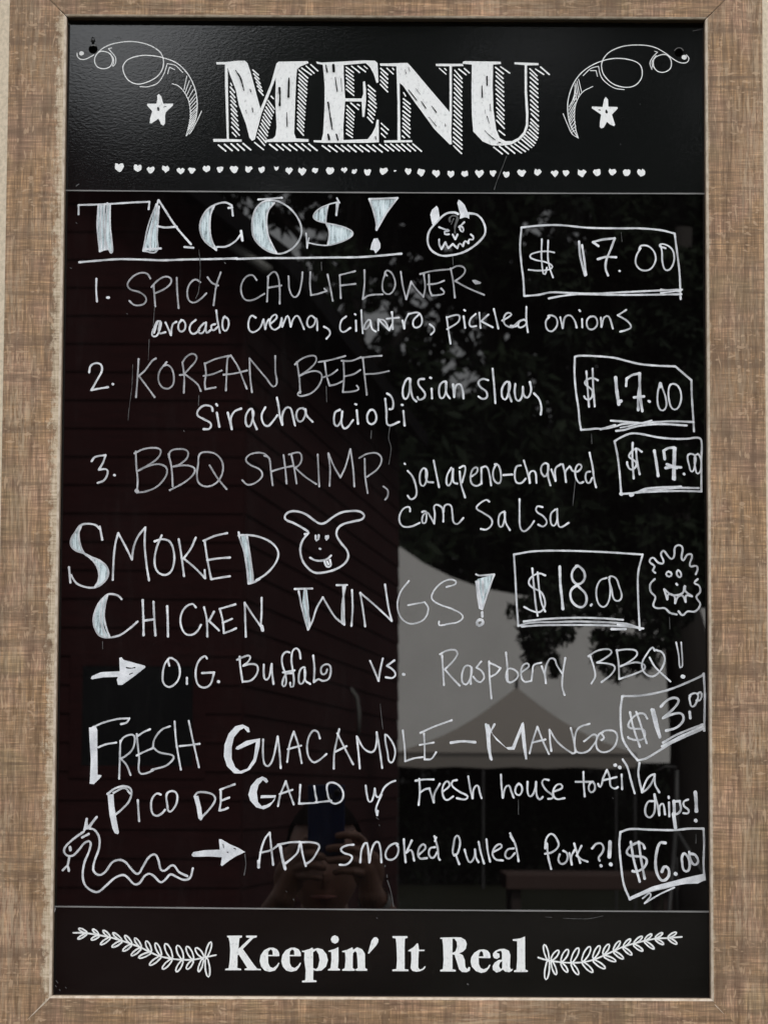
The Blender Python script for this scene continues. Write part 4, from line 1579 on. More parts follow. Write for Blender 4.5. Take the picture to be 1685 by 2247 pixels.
# dust specks and light scratches on the panels
def marks(where, name, L, m=4):
    ink = Ink()
    for (w, *P) in L: ink.stroke([(P[i], P[i + 1], 0) for i in range(0, len(P), 2)], w, m, .3)
    return tag(finish(ink, name, where), kind='stuff')
marks('header', 'scratch_mark', [(1.2, 1111, 343, 1104, 362, 1089, 400, 1084, 416), (1.4, 257, 84, 261, 81, 266, 86), (2, 168, 408, 174, 404), (1.6, 548, 67, 550, 69), (2, 1520, 68, 1541, 63), (1.4, 314, 316, 316, 318), (1.3, 1403, 228, 1404, 229), (1.3, 1361, 316, 1361, 318)])
marks('footer', 'paint_chip', [(5, 119.5, 1990, 120, 1995, 118.5, 2000), (3.5, 118.5, 2003, 118.5, 2010), (2.6, 117.5, 2014, 117.5, 2040)], 2)
marks('footer', 'dust_speck', [(3.2, 122.5, 2163, 124, 2165), (2, 144, 2166, 146, 2168), (2, 131, 2171, 133, 2174), (2.2, 118, 2128, 118, 2130), (2, 124, 2152, 128, 2157), (2.4, 1025, 2159, 1027, 2160), (1.6, 826, 2014, 828, 2015), (1.2, 1235, 2015, 1260, 2016, 1290, 2016, 1322, 2010), (1.2, 1196, 2012, 1210, 2013)])
marks('panel', 'marker_smudge', [(4.5, 987, 486, 986, 479, 994, 473, 1003, 477, 1001, 488, 998, 497, 998, 511), (3, 990, 492, 995, 480)])
marks('panel', 'dust_speck', [(2, 826, 1794, 831, 1798), (1.8, 628, 1955, 629, 1957), (1.6, 644, 1973, 645, 1975), (2.2, 832, 1810, 833, 1812), (2, 168, 489, 170, 490), (2.4, 155, 588, 157, 589), (2.2, 404, 945, 405, 947), (1.8, 1343, 1751, 1345, 1752), (1.8, 493, 576, 495, 578), (2, 279, 688, 280, 689), (1.2, 437, 548, 440, 590, 436, 640, 430, 655), (1.1, 340, 672, 338, 700, 336, 735), (1.1, 328, 745, 326, 790), (1.1, 292, 800, 290, 850, 283, 905, 282, 922), (1.2, 437, 868, 436, 890), (1.2, 705, 575, 706, 594), (1.2, 716, 848, 717, 882), (1.4, 815, 945, 814, 962), (1.1, 1262, 1050, 1256, 1110), (1.2, 1297, 952, 1298, 974), (1.1, 1362, 510, 1364, 530), (1.2, 226, 1408, 226, 1424), (1.2, 1468, 1355, 1469, 1380), (1.1, 834, 1545, 840, 1600), (1.1, 993, 562, 994, 582), (1.2, 1137, 1755, 1137, 1787), (1.2, 1526, 1830, 1526, 1850)])

# ------------------------------------------------------------------ the wall the board hangs on
def wallb(nt, b):
    n = noise(nt, 6, (1, 1, 8), 4)
    nt.links.new(ramp(nt, n, [(.3, (.40, .33, .25)), (.7, (.50, .43, .33))]), b.inputs['Base Color'])
m_wall = mat('cream_clapboard_paint', rough=.7, build=wallb)
bm = bmesh.new()
z = 0.0
while z < 6.6:                                  # lapped boards of the wall
    v = [bm.verts.new(p) for p in ((-5, .036, z), (5, .036, z), (5, .048, z + .15), (-5, .048, z + .15), (-5, .20, z), (5, .20, z), (5, .20, z + .15), (-5, .20, z + .15))]
    for f in ((0, 1, 2, 3), (0, 4, 5, 1), (0, 3, 7, 4), (1, 5, 6, 2), (4, 7, 6, 5), (3, 2, 6, 7)): bm.faces.new([v[i] for i in f])
    z += .152
tag(bm_obj('wall', bm, m_wall), kind='structure')  # built high and wide, mostly unseen, to keep the sun off board and person

# ------------------------------------------------------------------ what the glossy panel reflects
def groundb(nt, b):
    n = noise(nt, 1.3, (1, 1, 1), 5); n2 = noise(nt, 30, (1, 1, 1), 3)
    nt.links.new(mixc(nt, n2, ramp(nt, n, [(.35, (.008, .011, .005)), (.65, (.020, .018, .013))]), (.012, .014, .007)), b.inputs['Base Color'])
    bump(nt, b, n2, .6, .02)
m_ground = mat('worn_grass_and_dirt', rough=.95, spec=.1, build=groundb)
tag(mesh_obj('ground', [(-400, -400, 0), (400, -400, 0), (400, 200, 0), (-400, 200, 0)], [(0, 1, 2, 3)], m_ground), kind='structure')

# ---- dark red clapboard house
def redb(nt, b):
    n = noise(nt, 5, (1, 1, 14), 4, .6)
    nt.links.new(ramp(nt, n, [(.3, (.024, .0085, .0088)), (.7, (.044, .0130, .0135))]), b.inputs['Base Color'])
m_red = mat('dark_red_clapboard', rough=.9, spec=.12, build=redb)
m_glass = mat('dark_window_glass', (.01, .012, .014), .05)
m_trim = mat('dark_brown_trim', (.035, .022, .018), .6)
m_roof = mat('charcoal_shingle', (.010, .010, .011), .95, spec=.04)
house = empty('red_clapboard_house', mirrored(530, 1734, 13.3) * 1, 'dark red clapboard house with gable roof reflected in the glossy black panel', 'house')
house.location.z = 0
HX, HY, _ = house.location
EZ = mirrored(530, 550, 13.3).z                 # eave height at the corner
side_dir = (mirrored(870, 1734, 21.3) - mirrored(530, 1734, 13.3)); side_dir.z = 0
GW, RISE = 6.0, 2.3
def top_z(d):                                   # gable: rises away from the corner
    return EZ + RISE * min(d, GW - d) / (GW / 2)
nb = 0
z = 0.0
BH = .16
def lap(p0, p1, nrm, z0, h, top=None):
    p0 = Vector(p0); p1 = Vector(p1); nrm = Vector(nrm)
    o = lambda p, zz, k: tuple(p + nrm * k + Vector((0, 0, zz)))
    V = [o(p0, z0, .015), o(p1, z0, .015), o(p1, z0 + h, .006), o(p0, z0 + h, .006), o(p0, z0, 0), o(p1, z0, 0), o(p1, z0 + h, 0), o(p0, z0 + h, 0)]
    mesh_obj('siding_board', V, [(0, 1, 2, 3), (0, 4, 5, 1), (0, 3, 7, 4), (1, 5, 6, 2), (3, 2, 6, 7), (4, 7, 6, 5)], m_red, house)
wx0, wz0 = mirrored(180, 1680, 13.3).x - HX, mirrored(180, 1680, 13.3).z
wx1, wz1 = mirrored(425, 1462, 13.3).x - HX, mirrored(425, 1462, 13.3).z
while z < EZ + RISE:
    d0 = 0.0 if z <= EZ else (z - EZ) / RISE * GW / 2
    if d0 < GW / 2 - .1:
        if z + BH > wz0 and z < wz1:
            lap((-(GW - d0), 0, 0), (wx0, 0, 0), (0, 1, 0), z, BH); lap((wx1, 0, 0), (-d0, 0, 0), (0, 1, 0), z, BH)
        else: lap((-(GW - d0), 0, 0), (-d0, 0, 0), (0, 1, 0), z, BH)
    if z + BH < EZ: 
        n = Vector((-side_dir.y, side_dir.x, 0)).normalized()
        if n.x < 0: n = -n
        lap((0.001, -.001, 0), tuple(side_dir + Vector((.001, 0, 0))), tuple(n), z, BH)
    z += BH
S = side_dir
def poly(name, V, Fc, m, parent): return mesh_obj(name, V, Fc, m, parent)
bm = bmesh.new()
vs = [(-GW, -.01, 0), (-.01, -.01, 0), (-.01, -.01, EZ), (-GW / 2, -.01, EZ + RISE), (-GW, -.01, EZ)]
V = vs + [(x + S.x, y + S.y, zz) for x, y, zz in vs]
mesh_obj('wall_core', V, [(0, 1, 2, 3, 4), (9, 8, 7, 6, 5), (0, 5, 6, 1), (1, 6, 7, 2), (0, 4, 9, 5)], m_trim, house)
for a, b_ in (((.25, EZ - .25 * RISE / (GW / 2)), (-GW / 2, EZ + RISE)), ((-GW - .25, EZ - .25 * RISE / (GW / 2)), (-GW / 2, EZ + RISE))):
    V = [(a[0], .3, a[1] + .03), (b_[0], .3, b_[1] + .03), (b_[0] + S.x, S.y, b_[1] + .03), (a[0] + S.x, S.y, a[1] + .03)]
    V += [(x, y, zz + .12) for x, y, zz in V]
    mesh_obj('roof_slope', V, [(0, 1, 2, 3), (7, 6, 5, 4), (0, 4, 5, 1), (1, 5, 6, 2), (2, 6, 7, 3), (3, 7, 4, 0)], m_roof, house)
win = empty('window', (0, 0, 0)); win.parent = house
bm = bmesh.new(); box(bm, wx0, wx1, -.02, .012, wz0, wz1); w_ = bm_obj('pane', bm, m_glass, None); w_.parent = win
bm = bmesh.new()
for (a, b_, c, d) in ((wx0 - .07, wx0, wz0 - .07, wz1 + .07), (wx1, wx1 + .07, wz0 - .07, wz1 + .07), (wx0, wx1, wz1, wz1 + .07), (wx0, wx1, wz0 - .07, wz0)):
    box(bm, a, b_, .0, .016, c, d)
w_ = bm_obj('frame', bm, m_red, None); w_.parent = win

m_zinc = mat('dull_zinc_pipe', (.16, .16, .15), .5)
h0 = Vector((HX, HY, 0))
bm = bmesh.new(); tube(bm, [mirrored(505, 535, 13.15) - h0, mirrored(590, 594, 13.0) - h0], .032, 8); bm_obj('rafter_tail', bm, m_zinc, house, True)
bm = bmesh.new(); tube(bm, [mirrored(a_, b_, 18.1) - h0 for a_, b_ in ((735, 1490), (765, 1505), (783, 1530), (788, 1565), (787, 1612))], .014, 8); bm_obj('lamp_arm', bm, m_zinc, house, True)
# ---- trees with leaf-card crowns
def leafb(c0, c1):
    def f(nt, b):
        n = noise(nt, 1.1, (1, 1, 1), 4); n2 = noise(nt, 18, (1, 1, 1), 2)
        nt.links.new(mixc(nt, n2, ramp(nt, n, [(.35, c0), (.65, c1)]), c0), b.inputs['Base Color'])
    return f
m_leaf = mat('dark_green_leaves', rough=.7, spec=.15, build=leafb((.008, .014, .008), (.026, .038, .019)))
m_bark = mat('dark_bark', (.022, .018, .015), .9)
def crown(name, blobs, n, size, m, parent, seed, drop=0.0, gaps=None):
    rng = np.random.default_rng(seed); B = np.array(blobs, float)
    vol = B[:, 3] * B[:, 4] * B[:, 5]; idx = rng.choice(len(B), n, p=vol / vol.sum())
    d = rng.normal(size=(n, 3)); d /= np.linalg.norm(d, axis=1)[:, None]; r = rng.random(n) ** .38
    c = B[idx, :3] + d * r[:, None] * B[idx, 3:6]
    a = rng.normal(size=(n, 3)); a /= np.linalg.norm(a, axis=1)[:, None]
    b = np.cross(a, rng.normal(size=(n, 3))); b /= np.linalg.norm(b, axis=1)[:, None]
    if drop: a[:, 2] -= drop; a /= np.linalg.norm(a, axis=1)[:, None]
    if gaps is not None:
        w = c + np.array([parent.location.x, parent.location.y, 0.0]); keep = np.ones(n, bool)
        for (gx, gy, gz, rx, rz) in gaps:       # ragged openings where the sky shows between the limbs
            k = -gy / np.maximum(-w[:, 1], 1) ; e = ((w[:, 0] * k - gx) / rx) ** 2 + ((w[:, 2] * k + EYE * (1 - k) - gz) / rz) ** 2
            e += .9 * np.sin(w[:, 0] * 5.1 + 3 * np.sin(w[:, 2] * 3.3)) * np.sin(w[:, 2] * 5.7 + 1.3)
            keep &= ~((e < 1) & (rng.random(n) < .80))
        c, a, b = c[keep], a[keep], b[keep]; n = int(keep.sum())
    s = size * rng.uniform(.6, 1.4, n)[:, None]
    V = np.stack([c - a * s, c + b * s * .38, c + a * s, c - b * s * .38], 1).reshape(-1, 3)
    me = bpy.data.meshes.new(name); me.vertices.add(4 * n); me.vertices.foreach_set('co', V.ravel())
    me.loops.add(4 * n); me.loops.foreach_set('vertex_index', np.arange(4 * n, dtype=np.int32))
    me.polygons.add(n); me.polygons.foreach_set('loop_start', np.arange(0, 4 * n, 4, dtype=np.int32))
    me.materials.append(m); me.update(calc_edges=True); me.validate()
    return link(bpy.data.objects.new(name, me), parent)
EYE = float(cam.matrix_world.translation.z)
GAPS = []
for (gx, gy, rx, ry) in ((1010, 790, 60, 70), (1085, 720, 55, 55), (1050, 850, 60, 45), (1178, 500, 60, 34), (960, 690, 34, 26), (930, 640, 40, 40), (1200, 905, 34, 38), (1165, 610, 36, 28), (1250, 595, 26, 20), (985, 545, 24, 20), (905, 560, 22, 30), (1400, 555, 26, 22), (1140, 560, 22, 22), (960, 1245, 16, 16), (1000, 1225, 14, 14), (1115, 1200, 16, 14), (1160, 840, 18, 22), (870, 500, 20, 20)):
    g_ = mirrored(gx, gy, 50.0); GAPS.append((g_.x, g_.y, g_.z, rx * 52.7 / F, ry * 52.7 / F))
def blobs_for(w, h0, h1, k, seed):
    rng = random.Random(seed); B = []
    for i in range(k):
        t = rng.random(); z = h0 + (h1 - h0) * t; rr = w * (0.95 if t < .6 else .95 - (t - .6) * 1.4) * rng.uniform(.35, .95); a = rng.random() * 6.28
        q = w * rng.uniform(.24, .40)
        B.append((rr * math.cos(a), rr * math.sin(a), z, q, q, q * .7))
    return B
def tree(x, y, w, h, n, seed, label, size=.11, k=42, group='trees beyond the tents', low=.22):
    t = empty('leafy_tree', (x, y, 0), label, 'tree', group)
    bm = bmesh.new(); rng = random.Random(seed)
    tube(bm, [(0, 0, 0), (.05, 0, h * .2), (-.05, .1, h * .45), (.08, 0, h * .75)], [.30, .24, .18, .06], 9)
    for i in range(7):
        a = rng.random() * 6.28; z = h * (.25 + .07 * i); L = w * .75
        tube(bm, [(0, 0, z), (L * .5 * math.cos(a), L * .5 * math.sin(a), z + h * .07), (L * math.cos(a), L * math.sin(a), z + h * .12)], [.10, .06, .025], 6)
    bm_obj('trunk', bm, m_bark, t, True)
    crown('crown', blobs_for(w, h * low, h * .97, k, seed), n, size, m_leaf, t, seed, gaps=GAPS)
    return t
for i, (px, dep, w, h, lab) in enumerate((
        (775, 47, 4.1, 22.0, 'tall dark leafy tree rising right behind the ridge of the red house'),
        (1090, 50, 4.4, 22.5, 'tall dark leafy tree behind the white marquee, nearer the red house'),
        (1370, 47, 4.4, 23.0, 'tall dark leafy tree behind the white marquee, on the side away from the house'),
        (1700, 51, 5.0, 22.0, 'tall dark leafy tree at the far edge of the reflection'),
        (1230, 60, 5.5, 26.0, 'farthest dark tree, standing behind all the others'))):
    p = mirrored(px, 1734, dep)
    tree(p.x, p.y, w, h, 26000, 11 + i, lab, size=.17)

# near tree: dark trunk right of the tents with hanging leafy branches
p = mirrored(1490, 1734, 17.5); NT = p
near = empty('branching_tree', (p.x, p.y, 0), 'nearer tree with thick dark trunk and leafy branches hanging in front of the marquee', 'tree')
bm = bmesh.new(); q = lambda px, py, d=17.5: mirrored(px, py, d) - Vector((NT.x, NT.y, 0))
tube(bm, [q(1560, 2250), q(1556, 1900), q(1545, 1620), q(1512, 1450), q(1492, 1320), q(1478, 1180), q(1475, 900), q(1500, 500)], [.34, .29, .245, .175, .125, .115, .10, .06], 12)
tube(bm, [q(1475, 1180), q(1380, 1240, 17.2), q(1260, 1285, 17), q(1160, 1310, 16.9)], [.07, .045, .025, .010], 7)
tube(bm, [q(1472, 1260), q(1400, 1330, 17.3), q(1330, 1400, 17.2)], [.05, .03, .010], 7)
tube(bm, [q(1475, 950), q(1350, 800, 17.2), q(1200, 720, 17)], [.06, .04, .012], 7)
bm_obj('trunk', bm, m_bark, near, True)
BL = []
def blob(px, py, rx, ry, d=17.0):
    v = q(px, py, d); s = 19.7 / F; BL.append((v.x, v.y, v.z, rx * s, .25, ry * s))
for a in ((1165, 1340, 55, 30), (1215, 1330, 60, 35), (1280, 1330, 70, 40), (1350, 1330, 60, 45), (1420, 1310, 60, 60), (1160, 1390, 28, 42), (1195, 1410, 30, 50), (1235, 1390, 26, 32), (1165, 1440, 20, 30), (1215, 1460, 14, 30), (1330, 1400, 40, 26), (1370, 1430, 45, 40), (1325, 1445, 30, 30), (1410, 1440, 40, 45), (1350, 1480, 24, 18), (1440, 1380, 50, 60), (1480, 1300, 60, 80), (1250, 1290, 80, 30), (1340, 1270, 90, 35)):
    blob(*a)
crown('foliage', BL, 5200, .040, m_leaf, near, 5, drop=.8)
BL = []
for a in ((1420, 1180, 120, 50), (1300, 1200, 90, 40), (1460, 1050, 110, 80), (1350, 1040, 100, 70), (1500, 900, 110, 90), (1380, 880, 110, 80), (1430, 740, 120, 80), (1500, 620, 110, 80), (1390, 560, 100, 70), (1240, 620, 90, 70), (1270, 760, 80, 50)):
    blob(*a)
crown('foliage', BL, 9000, .06, m_leaf, near, 6, drop=.3)

# ---- big white marquee: concave roof sweeping down, straight side wall
def tentb(nt, b):
    n = noise(nt, 1.2, (1, 1, 1), 3)
    nt.links.new(ramp(nt, n, [(.3, (.70, .69, .67)), (.7, (.78, .77, .75))]), b.inputs['Base Color'])
m_tent = mat('white_marquee_canvas', rough=.6, build=tentb)
m_tan = mat('tan_canopy_canvas', (.26, .235, .21), .7)
m_tand = mat('tan_canopy_hem', (.12, .11, .10), .7)
m_pole = mat('grey_steel_pole', (.05, .05, .05), .5)
MD = 42.0
pts = [(520, 1080), (620, 1100), (760, 1140), (875, 1198), (930, 1236), (990, 1266), (1060, 1291), (1140, 1306), (1230, 1316), (1340, 1324), (1450, 1330), (1600, 1338)]
P3 = [mirrored(a, b_, MD) for a, b_ in pts]
mq = empty('white_marquee', (P3[5].x, P3[5].y, 0), 'large white marquee with sweeping roofline reflected between the red house and the dark trunk', 'marquee')
o_ = Vector((P3[5].x, P3[5].y, 0))
V = []; Fc = []
for p in P3:
    V += [tuple(p - o_), tuple(Vector((p.x, p.y, mirrored(1000, 1672, MD).z)) - o_), tuple(p - o_ + Vector((0, -7, .35)))]
for i in range(len(P3) - 1):
    a = 3 * i; Fc += [(a + 1, a + 4, a + 3, a), (a, a + 3, a + 5, a + 2)]
mesh_obj('canvas_side', [V[k] for k in range(len(V))], Fc, m_tent, mq)
for px in (620, 1060, 1600):
    k = mirrored(px, 1734, MD - .15); bm = bmesh.new(); tube(bm, [Vector((k.x, k.y, 0)) - o_, Vector((k.x, k.y, 2.6)) - o_], .02, 8); bm_obj('pole', bm, m_pole, mq)

# ---- small tan canopy in front of it
CD = 31.0
pk = mirrored(1133, 1508, CD - 1.5); c = Vector((pk.x, pk.y, 0))
cn = empty('tan_canopy', tuple(c), 'tan pop-up canopy with a pointed roof and hanging valance, in front of the white marquee', 'canopy')
eL = mirrored(868, 1655, CD - 3.0) - c; eR = mirrored(1400, 1648, CD - 3.0) - c
hw = (eR.x - eL.x) / 2; mx = (eR.x + eL.x) / 2; ez = (eL.z + eR.z) / 2
corner = [Vector((mx - hw, hw, ez)), Vector((mx + hw, hw, ez)), Vector((mx + hw, -hw, ez)), Vector((mx - hw, -hw, ez))]
apex = Vector((0, 0, pk.z))
for i in range(4):
    a, b_ = corner[i], corner[(i + 1) % 4]; V = []; Fc = []; n = 8
    for r_ in range(n + 1):
        t = r_ / n; sag = -.10 * math.sin(math.pi * t)
        l = apex.lerp(a, t) + Vector((0, 0, sag)); r2 = apex.lerp(b_, t) + Vector((0, 0, sag)); V += [tuple(l), tuple(r2)]
    for r_ in range(n): Fc.append((2 * r_, 2 * r_ + 1, 2 * r_ + 3, 2 * r_ + 2))
    mesh_obj('roof_panel', V, Fc, m_tan, cn)
    dz = Vector((0, 0, -.15)); nv = 8; V = []; Fc = []
    for k in range(nv + 1):
        p = a.lerp(b_, k / nv); V += [tuple(p + Vector((0, 0, -.004))), tuple(p + Vector((0, 0, -.045))), tuple(p + dz * (1 + .12 * (k % 2)))]
    for k in range(nv): Fc += [(3 * k, 3 * k + 3, 3 * k + 4, 3 * k + 1), (3 * k + 1, 3 * k + 4, 3 * k + 5, 3 * k + 2)]
    mesh_obj('valance', V, Fc, [m_tand, m_tan], cn, mi=[j % 2 for j in range(2 * nv)])
    bm = bmesh.new(); tube(bm, [a * .985 + Vector((0, 0, -.02)), Vector((a.x * .985, a.y * .985, 0))], .014, 8); bm_obj('leg', bm, m_pole, cn)
bm = bmesh.new(); tube(bm, [apex - Vector((0, 0, .05)), apex + Vector((0, 0, .12))], .02, 8); bm_obj('finial', bm, m_pole, cn)

# leafy backdrop added to stand for the dark shade beneath the tents
hd = []
for k in range(26):
    p = mirrored(500 + 50 * k, 1734, 44.0)
    hd.append((p.x, p.y, 1.0, .5, .5, 1.15))
for k in range(26): 
    x, y, z_, a, b_, c_ = hd[k]; hd.append((x + .1, y - .2, 1.35 + .2 * math.sin(k * 2.1), a * .9, b_, .5))
h_ = crown('shade_backdrop', hd, 30000, .09, m_leaf, None, 77)
tag(h_, 'dark leafy backdrop added for the shade under the canopies', 'shade_backdrop')

# ---- slender stand with splayed legs at the right edge of the reflection
st = mirrored(1503, 1900, 8.0); st_o = Vector((st.x, st.y, 0))
stand = empty('folding_stand', tuple(st_o), 'thin grey stand with splayed legs beside the dark trunk', 'stand')
g = lambda px, py, dy=0: mirrored(px, py, 8.0) - st_o + Vector((0, dy, 0))
bm = bmesh.new(); tube(bm, [g(1484, 1690), g(1483, 1800), g(1482, 1880)], [.008, .010, .012], 10); bm_obj('pole', bm, m_pole, stand, True)
for (x0, y0, x1, y1, dy) in ((1482, 1820, 1440, 2150, .25), (1482, 1820, 1560, 1960, .1), (1482, 1820, 1500, 2150, -.3)):
    bm = bmesh.new(); tube(bm, [g(x0, y0), g(x1, y1, dy)], .008, 8); bm_obj('leg', bm, m_pole, stand, True)
bm = bmesh.new(); tube(bm, [g(1440, 1692), g(1460, 1682), g(1484, 1684)], .004, 8); bm_obj('hook_arm', bm, m_pole, stand, True)

# ---- table with a dull red top
m_top = mat('dull_red_table_cloth', (.075, .048, .042), .8, spec=.2)
tb = mirrored(1280, 1915, 17.0); to = Vector((tb.x, tb.y, 0))
table = empty('picnic_table', tuple(to), 'low table with dull red top near the lower right of the reflection', 'table')
bm = bmesh.new(); zt = tb.z; box(bm, -.55, .60, -.5, .5, zt - .10, zt); bm_obj('table_top', bm, m_top, table, bevel=.01)
for sx in (-.48, .53):
    for sy in (-.42, .42):
        bm = bmesh.new(); box(bm, sx - .03, sx + .03, sy - .03, sy + .03, 0, zt - .10); bm_obj('leg', bm, m_trim, table)

# ------------------------------------------------------------------ the photographer, reflected with phone in hand
def skinb(nt, b):
    n = noise(nt, 30, (1, 1, 1), 3)
    nt.links.new(ramp(nt, n, [(.3, (.34, .18, .13)), (.7, (.44, .25, .19))]), b.inputs['Base Color'])
m_skin = mat('skin', rough=.5, build=skinb)
m_shirt = mat('dark_navy_shirt', (.012, .013, .018), .85)
m_jeans = mat('dark_jeans', (.02, .024, .04), .85)
m_hair = mat('dark_brown_hair', (.010, .006, .005), .9, spec=.05)
m_phone = mat('dark_blue_phone_case', (.012, .034, .130), .4)
m_lens = mat('black_lens_glass', (.003, .003, .004), .08)
m_watch = mat('pale_watch_strap', (.45, .44, .42), .5)
m_eye = mat('eye', (.03, .02, .02), .2)
m_lipm = mat('lips', (.30, .12, .10), .5)
PD = 2.735
person_loc = mirrored(716, 1734, PD + .42)
person = empty('person', (person_loc.x, person_loc.y, 0), 'person in dark shirt holding up a phone, reflected near the bottom of the panel', 'person')
po = Vector((person_loc.x, person_loc.y, 0))
P_ = lambda px, py, d: mirrored(px, py, d) - po

def cap(bm, p0, p1, r0, r1, seg=16):
    """closed tapered limb with round ends"""
    p0 = Vector(p0); p1 = Vector(p1); d = p1 - p0; L = d.length; d.normalize()
    pts, rr = [], []
    for k in range(4): a = math.pi / 2 * (1 - k / 4); pts.append(p0 - d * r0 * math.sin(a)); rr.append(max(r0 * math.cos(a), 1e-4))
    for k in range(4): pts.append(p0 + d * L * k / 3); rr.append(r0 + (r1 - r0) * k / 3)
    for k in range(1, 5): a = math.pi / 2 * k / 4; pts.append(p1 + d * r1 * math.sin(a)); rr.append(max(r1 * math.cos(a), 1e-4))
    tube(bm, pts, rr, seg)
def ellip(bm, c, rx, ry, rz, M=None):
    r_ = bmesh.ops.create_uvsphere(bm, u_segments=24, v_segments=16, radius=1.0)['verts']
    for v in r_:
        w = Vector((v.co.x * rx, v.co.y * ry, v.co.z * rz)); v.co = Vector(c) + (M @ w if M is not None else w)
def remeshed(name, bm, m, parent, voxel, smooth=2):
    o = bm_obj(name, bm, m, parent, True)
    md = o.modifiers.new('remesh', 'REMESH'); md.mode = 'VOXEL'; md.voxel_size = voxel; md.use_smooth_shade = True
    if smooth:
        sm = o.modifiers.new('smooth', 'SMOOTH'); sm.factor = .5; sm.iterations = smooth
    return o
body = bmesh.new()
def hand(wx, wy, ex, ey, palm, fingers, thumb):
    wr = P_(wx, wy, PD + .03); el = P_(ex, ey, PD + .22); pl = P_(*palm, PD + .018)
    cap(body, el, el.lerp(wr, .45), .043, .038); cap(body, el.lerp(wr, .45), wr, .038, .025)
    d = (pl - wr).normalized(); side = d.cross(Vector((0, 1, 0))).normalized(); nrm = side.cross(d)
    M3 = Matrix((side, nrm, d)).transposed()
    ellip(body, wr.lerp(pl, .75), .031, .014, .043, M3); cap(body, wr, wr.lerp(pl, .8), .024, .020)
    for pts, r in fingers:
        q_ = [P_(px, py, PD + dz) for px, py, dz in pts]
        cap(body, pl.lerp(q_[0], .35), q_[0], r * 1.25, r * 1.1)
        for k in range(len(q_) - 1): cap(body, q_[k], q_[k + 1], r * (1.08 - .08 * k), r * (1.0 - .08 * k), 12)
    q_ = [wr.lerp(pl, .45)] + [P_(px, py, PD + dz) for px, py, dz in thumb]
    for k in range(len(q_) - 1): cap(body, q_[k], q_[k + 1], .0135 - .0018 * k, .0120 - .0015 * k, 12)
    return wr, el
wrR, elR = hand(815, 1965, 900, 2130, (806, 1893), [
    ([(797, 1848, .012), (785, 1835, -.004), (762, 1832, -.014), (742, 1834, -.012)], .0085),
    ([(792, 1870, .004), (772, 1862, -.012), (745, 1860, -.018), (722, 1862, -.014)], .0088),
    ([(790, 1893, .002), (770, 1888, -.014), (745, 1886, -.018), (724, 1889, -.014)], .0086),
    ([(792, 1915, .004), (774, 1912, -.010), (752, 1911, -.014), (736, 1914, -.012)], .0076)],
    [(800, 1895, .035), (790, 1860, .045), (776, 1830, .040)])
wrL, elL = hand(622, 1968, 540, 2130, (642, 1906), [
    ([(650, 1868, .010), (660, 1856, -.008), (674, 1852, -.014), (690, 1856, -.012)], .0085),
    ([(654, 1885, .004), (670, 1876, -.012), (690, 1876, -.018), (708, 1880, -.012)], .0088),
    ([(656, 1903, .002), (674, 1898, -.014), (694, 1900, -.018), (710, 1904, -.014)], .0086),
    ([(658, 1922, .004), (674, 1922, -.010), (690, 1924, -.014), (702, 1927, -.012)], .0076)],
    [(648, 1896, .035), (662, 1868, .045), (672, 1842, .040)])
# head with face
HC = P_(712, 1893, PD + .30)
bm = body; hv = bmesh.ops.create_uvsphere(bm, u_segments=48, v_segments=36, radius=1.0)['verts']
def gs(x, c_, s_): return math.exp(-((x - c_) / s_) ** 2)
for v in hv:
    x, y, z_ = v.co          # +y faces the board
    jaw = 1 - .30 * max(0, -z_) ** 1.5
    X = x * .075 * jaw; Y = y * .095 * (1 - .12 * max(0, -z_)); Z = z_ * .118
    fr = max(0, y)
    Y += fr * (.030 * gs(x, 0, .13) * gs(z_, -.18, .16) + .012 * gs(x, 0, .12) * gs(z_, .05, .18))      # nose
    Y -= fr * .012 * (gs(x, .38, .16) + gs(x, -.38, .16)) * gs(z_, .08, .13)                             # eye sockets
    Y += fr * .008 * gs(x, 0, .30) * gs(z_, -.50, .07) + fr * .007 * gs(x, 0, .30) * gs(z_, -.60, .06)   # lips
    Y += fr * .010 * gs(x, 0, .30) * gs(z_, -.88, .14)                                                   # chin
    Y += fr * .006 * gs(z_, .28, .10)
    v.co = Vector((X, Y, Z)) + HC
for sx in (-1, 1):
    bm = bmesh.new(); bmesh.ops.create_uvsphere(bm, u_segments=16, v_segments=10, radius=.011); 
    for v in bm.verts: v.co += HC + Vector((sx * .029, .076, .010))
    bm_obj('eye', bm, m_eye, person, True)
    ellip(body, HC + Vector((sx * .076, -.005, 0)), .010, .018, .031)
bm = bmesh.new(); tube(bm, [HC + Vector((x, .0865 - 8 * x * x, -.066 + 3 * x * x)) for x in (-.026, -.013, 0, .013, .026)], [.002, .005, .006, .005, .002], 8); bm_obj('mouth', bm, m_lipm, person, True)
bm = bmesh.new(); bmesh.ops.create_uvsphere(bm, u_segments=32, v_segments=20, radius=1.0)
bmesh.ops.delete(bm, geom=[v for v in bm.verts if v.co.z < (-.15 if v.co.y < 0 else .42 + .2 * v.co.y)], context='VERTS')
for v in bm.verts: v.co = Vector((v.co.x * .083, v.co.y * .103, v.co.z * .127 + .003)) + HC
bm_obj('hair', bm, m_hair, person, True)
